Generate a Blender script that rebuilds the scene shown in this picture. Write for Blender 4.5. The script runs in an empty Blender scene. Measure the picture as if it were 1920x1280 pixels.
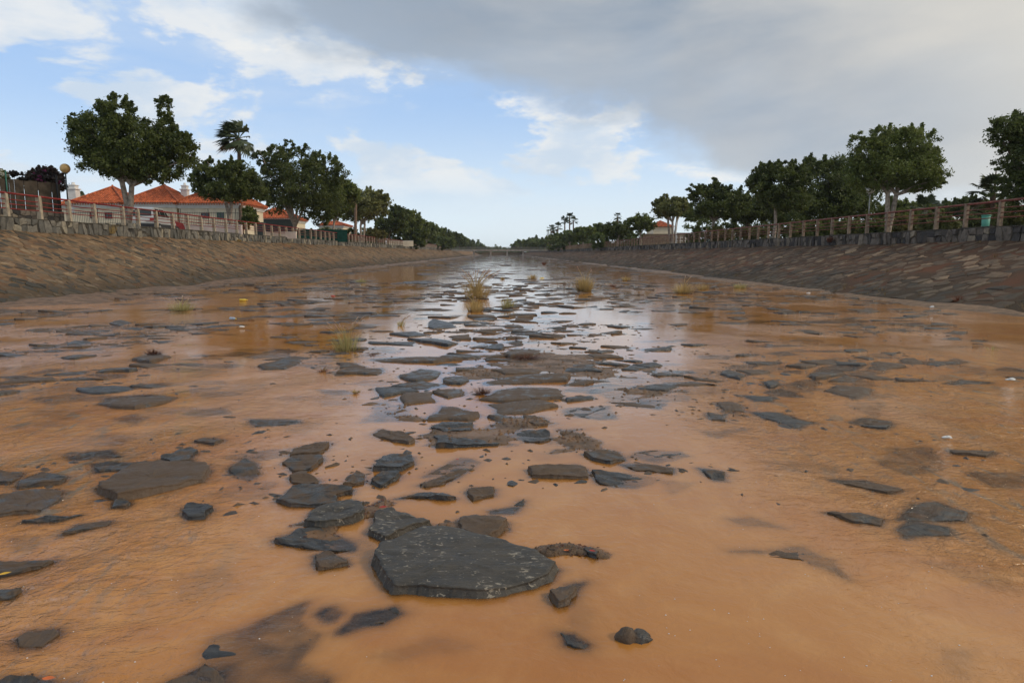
import bpy, math, random
import numpy as np
from mathutils import Vector, Matrix

random.seed(7)
RNG = np.random.default_rng(11)
R = math.radians
sc = bpy.context.scene
C = sc.collection

# ------------------------------------------------------------------ camera
EYE = 1.5
F = 1280.0 / 1920.0            # focal length over picture width
PITCH = math.atan((640 - 474) / 1280.0)
YAW = 0.0155
cam_d = bpy.data.cameras.new('camera')
cam_d.sensor_width = 36.0
cam_d.lens = 36.0 * F
cam_d.clip_start = 0.05
cam_d.clip_end = 9000
cam = bpy.data.objects.new('camera', cam_d)
C.objects.link(cam)
cam.location = (0, 0, EYE)
cam.rotation_euler = (math.pi / 2 - PITCH, 0, -YAW)
sc.camera = cam

# ------------------------------------------------------------------ world, sun, exposure
sc.view_settings.view_transform = 'Standard'
sc.view_settings.look = 'None'
sc.view_settings.gamma = 1
sc.view_settings.use_curve_mapping = False
sc.view_settings.exposure = 0.12
SUN_AZ, SUN_EL = 106.0, 34.0     # degrees to the right of +Y, above the horizon
sun_d = bpy.data.lights.new('sun', 'SUN')
sun_d.energy = 1.5
sun_d.angle = R(10)
sun_d.color = (1.0, 0.87, 0.70)
sun = bpy.data.objects.new('sun', sun_d)
C.objects.link(sun)
sdir = Vector((math.sin(R(SUN_AZ)) * math.cos(R(SUN_EL)), math.cos(R(SUN_AZ)) * math.cos(R(SUN_EL)), math.sin(R(SUN_EL))))
sun.rotation_euler = sdir.to_track_quat('Z', 'Y').to_euler()
sun.location = sdir * 60

world = bpy.data.worlds.new('World')
sc.world = world
world.use_nodes = True


class NT:
    """small helper for node trees"""
    def __init__(self, tree):
        self.t = tree
        self.n = tree.nodes
        self.l = tree.links

    def node(self, typ, ins=None, **kw):
        nd = self.n.new(typ)
        for k, v in kw.items():
            setattr(nd, k, v)
        for k, v in (ins or {}).items():
            self.set(nd, k, v)
        return nd

    def set(self, nd, k, v):
        s = nd.inputs[k]
        if isinstance(v, bpy.types.NodeSocket):
            self.l.new(v, s)
        elif isinstance(v, bpy.types.Node):
            self.l.new(v.outputs[0], s)
        else:
            s.default_value = v

    def math(self, op, a, b=0.0, c=0.0, clamp=False):
        nd = self.n.new('ShaderNodeMath')
        nd.operation = op
        nd.use_clamp = clamp
        for i, v in enumerate((a, b, c)):
            self.set(nd, i, v)
        return nd.outputs[0]

    def ss(self, x, a, b, to0=0.0, to1=1.0):
        nd = self.n.new('ShaderNodeMapRange')
        nd.interpolation_type = 'SMOOTHSTEP'
        self.set(nd, 0, x)
        nd.inputs[1].default_value = a
        nd.inputs[2].default_value = b
        nd.inputs[3].default_value = to0
        nd.inputs[4].default_value = to1
        return nd.outputs[0]

    def mix(self, f, a, b):
        nd = self.n.new('ShaderNodeMix')
        nd.data_type = 'RGBA'
        self.set(nd, 0, f)
        self.set(nd, 6, a if not isinstance(a, tuple) else (*a, 1)[:4])
        self.set(nd, 7, b if not isinstance(b, tuple) else (*b, 1)[:4])
        return nd.outputs[2]

    def noise(self, vec, scale, detail=4.0, rough=0.55, dist=0.0, typ='FBM'):
        nd = self.n.new('ShaderNodeTexNoise')
        self.set(nd, 'Vector', vec)
        nd.inputs['Scale'].default_value = scale
        nd.inputs['Detail'].default_value = detail
        nd.inputs['Roughness'].default_value = rough
        nd.inputs['Distortion'].default_value = dist
        return nd.outputs[0]

    def mapping(self, vec, loc=(0, 0, 0), rot=(0, 0, 0), scale=(1, 1, 1)):
        nd = self.n.new('ShaderNodeMapping')
        self.set(nd, 0, vec)
        nd.inputs[1].default_value = loc
        nd.inputs[2].default_value = rot
        nd.inputs[3].default_value = scale
        return nd.outputs[0]


def build_world():
    w = NT(world.node_tree)
    w.n.clear()
    S = 0.1
    sky = w.node('ShaderNodeTexSky', sky_type='NISHITA', sun_disc=False, sun_elevation=R(SUN_EL),
                 sun_rotation=R(SUN_AZ), altitude=0.0, air_density=1.0, dust_density=0.6, ozone_density=1.5)
    tc = w.node('ShaderNodeTexCoord')
    g = tc.outputs['Generated']
    sep = w.node('ShaderNodeSeparateXYZ', {0: g})
    x, y, z = sep.outputs
    flat = w.mapping(g, scale=(1, 1, 2.3))
    k = 1.0 / S

    def col(r, g_, b):
        return (r * k, g_ * k, b * k, 1)
    base = w.mix(0.72, sky.outputs[0], col(0.42, 0.62, 0.95))
    # pale milky air towards the horizon
    hz = w.ss(z, -0.02, 0.235, 1.0, 0.0)
    base = w.mix(w.math('MULTIPLY', hz, 0.90), base, col(0.79, 0.885, 0.915))
    # small bright cumulus
    n1 = w.noise(w.mapping(g, loc=(8.3, 2.9, 5.1), scale=(1, 1, 2.2)), 5.2, 7, 0.56, 0.2)
    n1b = w.noise(w.mapping(g, loc=(0.3, 5.2, 2.4), scale=(1, 1, 1.6)), 1.7, 3, 0.5)
    puff = w.ss(w.math('ADD', n1, w.math('MULTIPLY', n1b, 0.5)), 0.775, 0.845)
    lowfade = w.ss(z, 0.045, 0.13)
    puff = w.math('MULTIPLY', puff, lowfade)
    pn = w.noise(w.mapping(g, scale=(1, 1, 2.5)), 7.0, 5, 0.6)
    pcol = w.mix(w.ss(pn, 0.35, 0.65), col(0.58, 0.67, 0.77), col(0.82, 0.82, 0.80))
    skyc = w.mix(w.math('MULTIPLY', puff, 0.85), base, pcol)
    # thin veil in the middle of the view
    veil = w.ss(w.noise(w.mapping(g, loc=(7, 2, 1), scale=(0.6, 1, 3.2)), 2.6, 6, 0.6), 0.42, 0.66)
    skyc = w.mix(w.math('MULTIPLY', veil, 0.26), skyc, col(0.70, 0.75, 0.80))
    # the broad grey cloud deck over the right
    nb = w.noise(flat, 2.3, 8, 0.52, 0.3)
    nb2 = w.noise(w.mapping(g, loc=(1, 4, 2), scale=(1, 1, 2.0)), 7.0, 6, 0.6)
    nb3 = w.noise(w.mapping(g, loc=(4, 1, 8), scale=(0.8, 0.8, 2.6)), 2.6, 6, 0.55, 0.3)
    edge = w.math('ADD', z, w.math('MULTIPLY', x, 0.30))
    edge = w.math('ADD', edge, w.math('MULTIPLY', w.math('SUBTRACT', nb, 0.5), 0.36))
    edge = w.math('ADD', edge, w.math('MULTIPLY', w.math('SUBTRACT', nb2, 0.5), 0.09))
    deck = w.ss(edge, 0.180, 0.262)
    core = w.ss(edge, 0.205, 0.40)
    gcol = w.mix(w.ss(nb3, 0.36, 0.64), col(0.275, 0.335, 0.415), col(0.53, 0.535, 0.53))
    gcol = w.mix(w.ss(nb2, 0.35, 0.7, 0.0, 0.35), gcol, col(0.42, 0.44, 0.47))
    gcol = w.mix(core, w.mix(0.6, gcol, col(0.40, 0.475, 0.575)), gcol)
    gcol = w.mix(w.ss(z, 0.02, 0.17, 0.75, 0.0), gcol, col(0.66, 0.68, 0.67))
    # warm thin place in the deck
    dp = w.node('ShaderNodeVectorMath', {0: g, 1: (0.765, 0.405, 0.5)}, operation='DOT_PRODUCT').outputs['Value']
    glow = w.ss(dp, 0.72, 1.0)
    gcol = w.mix(w.math('MULTIPLY', glow, 0.9), gcol, col(0.86, 0.79, 0.66))
    skyc = w.mix(w.math('MULTIPLY', deck, 0.97), skyc, gcol)
    # bright torn fringes
    fr = w.math('MULTIPLY', w.ss(edge, 0.135, 0.19), w.ss(edge, 0.185, 0.24, 1.0, 0.0))
    fr = w.math('MULTIPLY', fr, w.ss(w.noise(flat, 9.0, 6, 0.65), 0.5, 0.68))
    skyc = w.mix(w.math('MULTIPLY', fr, 0.9), skyc, col(0.83, 0.83, 0.81))
    bg = w.node('ShaderNodeBackground', {'Color': skyc, 'Strength': S})
    out = w.node('ShaderNodeOutputWorld')
    w.l.new(bg.outputs[0], out.inputs['Surface'])


build_world()

# ------------------------------------------------------------------ helpers
_cp, _sp, _cy, _sy = math.cos(PITCH), math.sin(PITCH), math.cos(YAW), math.sin(YAW)
FWD = np.array((_sy * _cp, _cy * _cp, -_sp))
RGT = np.array((_cy, -_sy, 0.0))
UPV = np.cross(RGT, FWD)


def ray(px, py):
    return FWD + RGT * ((px - 960) / 1280.0) + UPV * ((640 - py) / 1280.0)


def G(px, py, z=0.0):
    """where the sight line of a measured photo point meets height z"""
    d = ray(px, py)
    t = (z - EYE) / d[2]
    return (d[0] * t, d[1] * t)


def at(px, py, Y):
    d = ray(px, py)
    t = Y / d[1]
    return Vector((d[0] * t, Y, EYE + d[2] * t))


def mesh_np(name, verts, faces, mat=None, rnd=None, smooth=False):
    """verts Nx3, faces list of index tuples or int array MxK"""
    me = bpy.data.meshes.new(name)
    verts = np.asarray(verts, dtype=np.float32)
    if isinstance(faces, np.ndarray):
        nf, k = faces.shape
        me.vertices.add(len(verts))
        me.vertices.foreach_set('co', verts.ravel())
        me.loops.add(nf * k)
        me.loops.foreach_set('vertex_index', faces.astype(np.int32).ravel())
        me.polygons.add(nf)
        me.polygons.foreach_set('loop_start', np.arange(0, nf * k, k, dtype=np.int32))
        me.polygons.foreach_set('loop_total', np.full(nf, k, dtype=np.int32))
    else:
        me.from_pydata(verts.tolist(), [], faces)
    me.update(calc_edges=True)
    if rnd is not None:
        rnd = np.asarray(rnd, dtype=np.float32)
        a = me.attributes.new('rnd', 'FLOAT', 'FACE')
        a.data.foreach_set('value', rnd)
    if smooth:
        me.polygons.foreach_set('use_smooth', np.ones(len(me.polygons), dtype=bool))
    if mat:
        me.materials.append(mat)
    return me


class MB:
    """collects faces; build() links ONE mesh object"""
    def __init__(self):
        self.v = []
        self.f = []
        self.r = []

    def add(self, vs, fs, rnd=0.5):
        o = len(self.v)
        self.v.extend(vs)
        for f in fs:
            self.f.append(tuple(i + o for i in f))
            self.r.append(rnd)

    def box(self, x0, x1, y0, y1, z0, z1, rnd=0.5):
        v = [(x, y, z) for z in (z0, z1) for y in (y0, y1) for x in (x0, x1)]
        self.add(v, [(0, 2, 3, 1), (4, 5, 7, 6), (0, 1, 5, 4), (2, 6, 7, 3), (0, 4, 6, 2), (1, 3, 7, 5)], rnd)

    def tube(self, pts, rad, n=8, cap=True, rnd=0.5):
        pts = [Vector(p) for p in pts]
        if not isinstance(rad, (list, tuple)):
            rad = [rad] * len(pts)
        rings = []
        prev = None
        for i, p in enumerate(pts):
            d = (pts[min(i + 1, len(pts) - 1)] - pts[max(i - 1, 0)]).normalized()
            if prev is None:
                a = Vector((0, 0, 1)) if abs(d.z) < 0.9 else Vector((1, 0, 0))
                u = d.cross(a).normalized()
            else:
                u = (prev - d * prev.dot(d)).normalized()
            prev = u
            w = d.cross(u)
            rings.append([tuple(p + (u * math.cos(t) + w * math.sin(t)) * rad[i]) for t in [2 * math.pi * k / n for k in range(n)]])
        v = [q for rg in rings for q in rg]
        f = []
        for i in range(len(rings) - 1):
            for k in range(n):
                a, b = i * n + k, i * n + (k + 1) % n
                f.append((a, b, b + n, a + n))
        if cap:
            f.append(tuple(range(n - 1, -1, -1)))
            f.append(tuple((len(rings) - 1) * n + k for k in range(n)))
        self.add(v, f, rnd)

    def lathe(self, cx, cy, prof, n=16, rnd=0.5):
        v = []
        for (r, z) in prof:
            for k in range(n):
                t = 2 * math.pi * k / n
                v.append((cx + r * math.cos(t), cy + r * math.sin(t), z))
        f = []
        for i in range(len(prof) - 1):
            for k in range(n):
                a, b = i * n + k, i * n + (k + 1) % n
                f.append((a, b, b + n, a + n))
        self.add(v, f, rnd)

    def mesh(self, name, mat, smooth=False):
        return mesh_np(name, np.array(self.v), self.f, mat, self.r, smooth)

    def build(self, name, mat, parent=None, smooth=False, kind=None):
        o = bpy.data.objects.new(name, self.mesh(name, mat, smooth))
        C.objects.link(o)
        if parent is not None:
            o.parent = parent
            o.matrix_parent_inverse = parent_inv(parent)
        if kind:
            o['kind'] = kind
        return o


def parent_inv(p):
    """parts are modelled in world coordinates; this keeps them there under their thing"""
    if p.parent is None:
        return Matrix.LocRotScale(p.location, p.rotation_euler, p.scale).inverted()
    return Matrix.Identity(4)


def link(name, me, parent=None, kind=None):
    o = bpy.data.objects.new(name, me)
    C.objects.link(o)
    if parent is not None:
        o.parent = parent
        o.matrix_parent_inverse = parent_inv(parent)
    if kind:
        o['kind'] = kind
    return o


def thing(name, label, cat, loc=(0, 0, 0), rz=0.0, group=None):
    o = bpy.data.objects.new(name, None)
    o.empty_display_size = 0.2
    C.objects.link(o)
    o.location = loc
    o.rotation_euler = (0, 0, rz)
    o['label'] = label
    o['category'] = cat
    if group:
        o['group'] = group
    return o


def tag(o, label, cat, group=None):
    o['label'] = label
    o['category'] = cat
    if group:
        o['group'] = group
    return o


def copy_tree(o, parent=None):
    c = o.copy()
    C.objects.link(c)
    c.parent = parent
    for ch in list(o.children):
        copy_tree(ch, c)
    return c


# value noise in numpy
_perm = np.random.default_rng(3).random((256, 256))


def vnoise(x, y, s, seed=0):
    x = np.asarray(x, dtype=float) / s + seed * 17.31
    y = np.asarray(y, dtype=float) / s + seed * 9.77
    xi, yi = np.floor(x).astype(int), np.floor(y).astype(int)
    fx, fy = x - xi, y - yi
    fx, fy = fx * fx * (3 - 2 * fx), fy * fy * (3 - 2 * fy)
    a = _perm[xi % 256, yi % 256]
    b = _perm[(xi + 1) % 256, yi % 256]
    c = _perm[xi % 256, (yi + 1) % 256]
    d = _perm[(xi + 1) % 256, (yi + 1) % 256]
    return a + (b - a) * fx + (c - a) * fy + (a - b - c + d) * fx * fy


def fbm(x, y, s, seed=0, o=4):
    t, a, n = 0.0, 1.0, 0.0
    for i in range(o):
        t = t + a * vnoise(x, y, s / (2 ** i), seed + i)
        n += a
        a *= 0.5
    return t / n


def sst(x, a, b):
    t = np.clip((x - a) / (b - a), 0, 1)
    return t * t * (3 - 2 * t)


# ------------------------------------------------------------------ materials
def new_mat(name):
    m = bpy.data.materials.new(name)
    m.use_nodes = True
    t = NT(m.node_tree)
    t.n.clear()
    out = t.node('ShaderNodeOutputMaterial')
    return m, t, out


def principled(t, out, color, rough, bump=None, bstr=0.3, bdist=0.02, spec=0.5, coat=None, **kw):
    p = t.node('ShaderNodeBsdfPrincipled')
    t.set(p, 'Base Color', color if not isinstance(color, tuple) else (*color, 1)[:4])
    t.set(p, 'Roughness', rough)
    t.set(p, 'Specular IOR Level', spec)
    for k, v in kw.items():
        t.set(p, k.replace('_', ' '), v)
    if bump is not None:
        b = t.node('ShaderNodeBump', {'Strength': bstr, 'Distance': bdist, 'Height': bump})
        t.l.new(b.outputs[0], p.inputs['Normal'])
    t.l.new(p.outputs[0], out.inputs['Surface'])
    return p


def simple(name, color, rough=0.6, spec=0.5, var=0.12, scale=6.0, bstr=0.15, metallic=0.0, dirt=None):
    m, t, out = new_mat(name)
    pos = t.node('ShaderNodeNewGeometry').outputs['Position']
    n = t.noise(pos, scale, 5, 0.6)
    dark = tuple(c * (1 - var * 1.6) for c in color)
    light = tuple(min(1, c * (1 + var)) for c in color)
    c = t.mix(t.ss(n, 0.3, 0.7), dark, light)
    if dirt:
        n2 = t.noise(pos, scale * 0.35, 6, 0.65)
        c = t.mix(t.ss(n2, 0.5, 0.72, 0, 0.6), c, dirt)
    principled(t, out, c, rough, n, bstr, 0.01, spec, Metallic=metallic)
    return m


def attr(t, name='rnd'):
    return t.node('ShaderNodeAttribute', attribute_name=name).outputs['Fac']


def mat_slate():
    m, t, out = new_mat('wet_slate')
    pos = t.node('ShaderNodeNewGeometry').outputs['Position']
    r = attr(t)
    rot = t.node('ShaderNodeVectorRotate', {'Vector': pos, 'Angle': t.math('MULTIPLY', r, 6.0)}, rotation_type='Z_AXIS')
    lay = t.noise(t.mapping(rot.outputs[0], scale=(3, 26, 10)), 1.0, 6, 0.6, 0.4)
    fine = t.noise(pos, 60, 6, 0.7)
    mid = t.noise(pos, 9, 6, 0.6)
    a = t.mix(r, (0.019, 0.020, 0.021), (0.048, 0.046, 0.042))
    a = t.mix(t.ss(lay, 0.40, 0.62, 0, 0.6), a, (0.078, 0.075, 0.068))
    a = t.mix(t.ss(fine, 0.5, 0.72, 0, 0.6), a, (0.018, 0.016, 0.014))
    # brown silt left on some stones
    silt = t.math('MULTIPLY', t.ss(t.math('ADD', mid, t.math('MULTIPLY', r, 0.34)), 0.55, 0.74), 0.8)
    a = t.mix(silt, a, (0.105, 0.064, 0.034))
    fl = t.ss(t.noise(t.mapping(rot.outputs[0], scale=(0.55, 2.0, 1)), 42, 5, 0.62), 0.685, 0.72, 0, 0.65)
    a = t.mix(fl, a, (0.26, 0.235, 0.185))
    rough = t.math('ADD', t.ss(mid, 0.3, 0.7, 0.26, 0.52), t.math('MULTIPLY', silt, 0.3), clamp=True)
    h = t.math('ADD', t.math('MULTIPLY', lay, 0.7), t.math('ADD', t.math('MULTIPLY', fine, 0.22), t.math('MULTIPLY', mid, 0.5)))
    principled(t, out, a, rough, h, 1.0, 0.022, 0.5)
    return m


def mat_lichen_slate():
    m, t, out = new_mat('flecked_slate')
    pos = t.node('ShaderNodeNewGeometry').outputs['Position']
    fine = t.noise(pos, 70, 6, 0.7)
    mid = t.noise(pos, 10, 6, 0.6)
    lay = t.noise(t.mapping(pos, rot=(0, 0, 0.15), scale=(7, 50, 20)), 1.0, 6, 0.65, 0.6)
    a = t.mix(t.ss(mid, 0.35, 0.65), (0.035, 0.031, 0.025), (0.066, 0.057, 0.045))
    a = t.mix(t.ss(lay, 0.45, 0.7, 0, 0.6), a, (0.085, 0.074, 0.058))
    big = t.noise(pos, 5.5, 4, 0.6)
    fl = t.noise(t.mapping(pos, rot=(0, 0, 0.15), scale=(0.8, 1.8, 0.8)), 34, 5, 0.62, 0.7)
    fleck = t.ss(t.math('ADD', fl, t.math('MULTIPLY', t.math('SUBTRACT', big, 0.5), 0.30)), 0.605, 0.645, 0, 0.8)
    a = t.mix(fleck, a, (0.32, 0.28, 0.215))
    h = t.math('ADD', t.math('MULTIPLY', lay, 0.7), t.math('ADD', t.math('MULTIPLY', fine, 0.35), t.math('MULTIPLY', mid, 0.5)))
    principled(t, out, a, t.ss(mid, 0.3, 0.7, 0.42, 0.62), h, 0.8, 0.012, 0.45)
    return m


def mat_bank_stone(name, dark, light, tan, stain):
    m, t, out = new_mat(name)
    geo = t.node('ShaderNodeNewGeometry')
    pos = geo.outputs['Position']
    z = t.node('ShaderNodeSeparateXYZ', {0: pos}).outputs[2]
    r = attr(t)
    mid = t.noise(pos, 5, 6, 0.65)
    fine = t.noise(pos, 40, 5, 0.7)
    a = t.mix(t.ss(r, 0.15, 0.75), dark, light)
    a = t.mix(t.ss(r, 0.86, 0.97, 0, 0.75), a, tan)
    a = t.mix(t.ss(mid, 0.42, 0.72, 0, 0.6), a, tuple(c * 0.55 for c in dark))
    sm = t.noise(pos, 0.9, 5, 0.6)
    a = t.mix(t.ss(sm, 0.52, 0.68, 0, 0.6), a, stain)
    damp = t.ss(t.math('ADD', z, t.math('MULTIPLY', t.math('SUBTRACT', sm, 0.5), 1.6)), 0.0, 1.1, 0.7, 0.0)
    a = t.mix(damp, a, (0.038, 0.036, 0.028))
    principled(t, out, a, 0.72, t.math('ADD', mid, t.math('MULTIPLY', fine, 0.5)), 0.8, 0.03, 0.35)
    return m


def mat_mortar(name, c1, c2, c3):
    m, t, out = new_mat(name)
    pos = t.node('ShaderNodeNewGeometry').outputs['Position']
    z = t.node('ShaderNodeSeparateXYZ', {0: pos}).outputs[2]
    n1 = t.noise(pos, 0.5, 6, 0.6)
    n2 = t.noise(pos, 4, 7, 0.7)
    n3 = t.noise(pos, 30, 4, 0.7)
    a = t.mix(t.ss(n2, 0.32, 0.66), c1, c2)
    a = t.mix(t.ss(n1, 0.50, 0.64, 0, 0.75), a, c3)
    damp = t.ss(t.math('ADD', z, t.math('MULTIPLY', t.math('SUBTRACT', n1, 0.5), 1.6)), 0.0, 1.1, 0.8, 0.0)
    a = t.mix(damp, a, (0.05, 0.038, 0.024))
    principled(t, out, a, 0.85, t.math('ADD', n2, t.math('MULTIPLY', n3, 0.4)), 0.9, 0.05, 0.25)
    return m


def mat_mud():
    m, t, out = new_mat('wet_mud')
    pos = t.node('ShaderNodeNewGeometry').outputs['Position']
    n1 = t.noise(pos, 3.5, 7, 0.65)
    n2 = t.noise(pos, 45, 6, 0.75)
    a = t.mix(t.ss(n1, 0.36, 0.62), (0.23, 0.120, 0.048), (0.115, 0.072, 0.040))
    a = t.mix(t.ss(n2, 0.54, 0.68, 0, 0.6), a, (0.04, 0.028, 0.02))
    a = t.mix(t.ss(n2, 0.36, 0.30, 0, 0.5), a, (0.25, 0.16, 0.085))
    principled(t, out, a, t.ss(n1, 0.3, 0.7, 0.35, 0.65), t.math('ADD', n1, n2), 0.9, 0.02, 0.5)
    return m


def mat_water():
    m, t, out = new_mat('muddy_water')
    geo = t.node('ShaderNodeNewGeometry')
    pos = geo.outputs['Position']
    dep = attr(t, 'depth')
    flow = attr(t, 'flow')
    # wobble of the flow lines
    n0 = t.noise(pos, 0.55, 3, 0.5)
    w1 = t.noise(t.mapping(pos, rot=(0, 0, 0.35), scale=(0.7, 0.85, 1)), 7.0, 5, 0.6, 1.4)
    w2 = t.noise(t.mapping(pos, rot=(0, 0, -0.3), scale=(0.7, 1.0, 1)), 22.0, 4, 0.6, 1.0)
    w3 = t.noise(t.mapping(pos, rot=(0, 0, 0.1), scale=(0.7, 0.5, 1)), 2.2, 4, 0.55, 0.8)
    h = t.math('ADD', t.math('MULTIPLY', w1, 0.5), t.math('ADD', t.math('MULTIPLY', w2, 0.22), t.math('MULTIPLY', w3, 0.9)))
    h = t.math('MULTIPLY', h, t.math('ADD', flow, 0.018))
    bump = t.node('ShaderNodeBump', {'Strength': 1.0, 'Distance': 0.090, 'Height': h})
    nrm = bump.outputs[0]
    col = t.mix(t.ss(n0, 0.3, 0.7), (0.48, 0.208, 0.050), (0.43, 0.180, 0.040))
    sil = t.noise(t.mapping(pos, rot=(0, 0, 0.35), scale=(1.0, 0.6, 1)), 1.6, 8, 0.62, 2.2)
    col = t.mix(t.ss(sil, 0.4, 0.7, 0, 0.45), col, (0.58, 0.295, 0.095))
    streak = t.math('MULTIPLY', t.ss(t.noise(t.mapping(pos, rot=(0, 0, 0.5), scale=(1.0, 0.3, 1)), 5.5, 5, 0.6, 1.5), 0.52, 0.68), flow)
    col = t.mix(t.math('MULTIPLY', streak, 0.75), col, (0.27, 0.19, 0.115))
    dk = t.math('MULTIPLY', t.ss(t.noise(t.mapping(pos, loc=(5, 3, 0), rot=(0, 0, 0.25), scale=(0.5, 0.9, 1)), 1.1, 4, 0.6, 0.8), 0.5, 0.66), 0.55)
    col = t.mix(dk, col, (0.40, 0.150, 0.034))
    dif = t.node('ShaderNodeBsdfDiffuse', {'Color': col, 'Normal': nrm})
    tr = t.node('ShaderNodeBsdfTransparent', {'Color': (0.93, 0.80, 0.62, 1)})
    al = t.math('SUBTRACT', 1.0, t.math('POWER', 2.718, t.math('MULTIPLY', dep, -62.0)))
    body = t.node('ShaderNodeMixShader', {0: al, 1: tr.outputs[0], 2: dif.outputs[0]})
    fr = t.node('ShaderNodeFresnel', {'IOR': 1.50, 'Normal': nrm})
    gl = t.node('ShaderNodeBsdfGlossy', {'Color': (0.97, 0.97, 0.97, 1), 'Roughness': 0.03, 'Normal': nrm})
    mx = t.node('ShaderNodeMixShader', {0: fr.outputs[0], 1: body.outputs[0], 2: gl.outputs[0]})
    t.l.new(mx.outputs[0], out.inputs['Surface'])
    return m


def mat_leaf(name, c_dark, c_light, trans=0.40):
    m, t, out = new_mat(name)
    r = attr(t)
    pos = t.node('ShaderNodeNewGeometry').outputs['Position']
    n = t.noise(pos, 0.7, 3, 0.5)
    a = t.mix(t.math('ADD', t.math('MULTIPLY', r, 0.7), t.math('MULTIPLY', t.ss(n, 0.3, 0.7), 0.3)), c_dark, c_light)
    p = t.node('ShaderNodeBsdfPrincipled', {'Base Color': a, 'Roughness': 0.5, 'Specular IOR Level': 0.35})
    tl = t.node('ShaderNodeBsdfTranslucent', {'Color': a})
    mx = t.node('ShaderNodeMixShader', {0: trans, 1: p.outputs[0], 2: tl.outputs[0]})
    t.l.new(mx.outputs[0], out.inputs['Surface'])
    return m


def mat_earth(name, c1, c2, c3):
    m, t, out = new_mat(name)
    pos = t.node('ShaderNodeNewGeometry').outputs['Position']
    n1 = t.noise(pos, 0.25, 6, 0.6)
    n2 = t.noise(pos, 6, 7, 0.7)
    a = t.mix(t.ss(n2, 0.3, 0.7), c1, c2)
    a = t.mix(t.ss(n1, 0.45, 0.65), a, c3)
    principled(t, out, a, 0.9, n2, 0.6, 0.05, 0.2)
    return m


M = {}
M['slate'] = mat_slate()
M['lichen'] = mat_lichen_slate()
M['bankL'] = mat_bank_stone('left_bank_stone', (0.060, 0.052, 0.038), (0.165, 0.118, 0.070), (0.36, 0.25, 0.14), (0.16, 0.078, 0.034))
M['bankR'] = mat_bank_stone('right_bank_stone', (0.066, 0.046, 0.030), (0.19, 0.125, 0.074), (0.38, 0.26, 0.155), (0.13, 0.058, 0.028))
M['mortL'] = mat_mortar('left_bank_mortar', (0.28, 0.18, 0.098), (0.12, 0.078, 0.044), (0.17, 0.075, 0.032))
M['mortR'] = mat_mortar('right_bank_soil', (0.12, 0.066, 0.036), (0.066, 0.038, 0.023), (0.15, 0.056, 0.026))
M['wall_stone'] = mat_bank_stone('wall_stone', (0.095, 0.092, 0.080), (0.19, 0.175, 0.145), (0.36, 0.31, 0.22), (0.11, 0.10, 0.078))
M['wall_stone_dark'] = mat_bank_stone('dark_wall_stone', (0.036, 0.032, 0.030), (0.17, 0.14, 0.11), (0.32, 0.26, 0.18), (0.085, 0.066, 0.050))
M['wall_mortar'] = simple('wall_mortar', (0.075, 0.066, 0.052), 0.9, 0.2, 0.3, 5)
M['mud'] = mat_mud()
M['water'] = mat_water()
M['concrete'] = simple('post_concrete', (0.36, 0.30, 0.22), 0.85, 0.3, 0.2, 5, 0.3, dirt=(0.17, 0.145, 0.11))
M['concrete_brown'] = simple('weathered_post_concrete', (0.26, 0.19, 0.13), 0.85, 0.3, 0.25, 5, 0.3, dirt=(0.13, 0.09, 0.065))
M['red_paint'] = simple('red_rail_paint', (0.22, 0.022, 0.018), 0.6, 0.2, 0.2, 3, 0.1, dirt=(0.19, 0.07, 0.05))
M['rust_paint'] = simple('rusty_rail_paint', (0.20, 0.050, 0.034), 0.65, 0.4, 0.25, 3, 0.1, dirt=(0.12, 0.075, 0.055))
M['earth'] = mat_earth('dry_earth', (0.16, 0.12, 0.08), (0.10, 0.08, 0.05), (0.06, 0.065, 0.035))
M['paving'] = mat_earth('promenade_paving', (0.24, 0.20, 0.16), (0.19, 0.16, 0.13), (0.15, 0.12, 0.09))
M['leaf_dark'] = mat_leaf('ficus_leaves', (0.036, 0.056, 0.015), (0.145, 0.175, 0.042))
M['leaf_mid'] = mat_leaf('mid_green_leaves', (0.065, 0.095, 0.023), (0.21, 0.245, 0.060))
M['leaf_olive'] = mat_leaf('olive_leaves', (0.11, 0.12, 0.040), (0.27, 0.28, 0.095))
M['leaf_yellow'] = mat_leaf('yellowing_shrub_leaves', (0.10, 0.10, 0.03), (0.25, 0.22, 0.07))
M['leaf_palm'] = mat_leaf('palm_fronds', (0.035, 0.055, 0.026), (0.09, 0.115, 0.05), 0.15)
M['leaf_dry'] = mat_leaf('dry_fronds', (0.12, 0.085, 0.045), (0.20, 0.15, 0.08), 0.15)
M['leaf_far'] = mat_leaf('distant_leaves', (0.075, 0.11, 0.034), (0.20, 0.24, 0.075))
M['flower'] = mat_leaf('bougainvillea_leaves', (0.030, 0.020, 0.022), (0.070, 0.050, 0.030))
M['petal'] = mat_leaf('purple_petals', (0.16, 0.02, 0.09), (0.28, 0.05, 0.14))
M['white_petal'] = mat_leaf('white_petals', (0.45, 0.45, 0.36), (0.7, 0.7, 0.6))
M['bark'] = simple('pale_bark', (0.34, 0.28, 0.22), 0.85, 0.2, 0.3, 7, 0.5, dirt=(0.17, 0.135, 0.10))
M['bark_dark'] = simple('brown_bark', (0.15, 0.105, 0.075), 0.9, 0.2, 0.3, 8, 0.6)
M['palm_bark'] = simple('palm_trunk_bark', (0.20, 0.135, 0.095), 0.9, 0.2, 0.3, 10, 0.6)

# ------------------------------------------------------------------ channel: bed, banks, ground
LT, LW, LH, LG = -14.3, -19.8, 2.37, 2.92      # left toe, wall foot x, wall foot z, wall top z
RT, RW, RH, RG = 12.6, 18.9, 1.93, 2.48
LGROUND, RGROUND = 2.80, 2.40
YEND = 470.0


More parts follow.
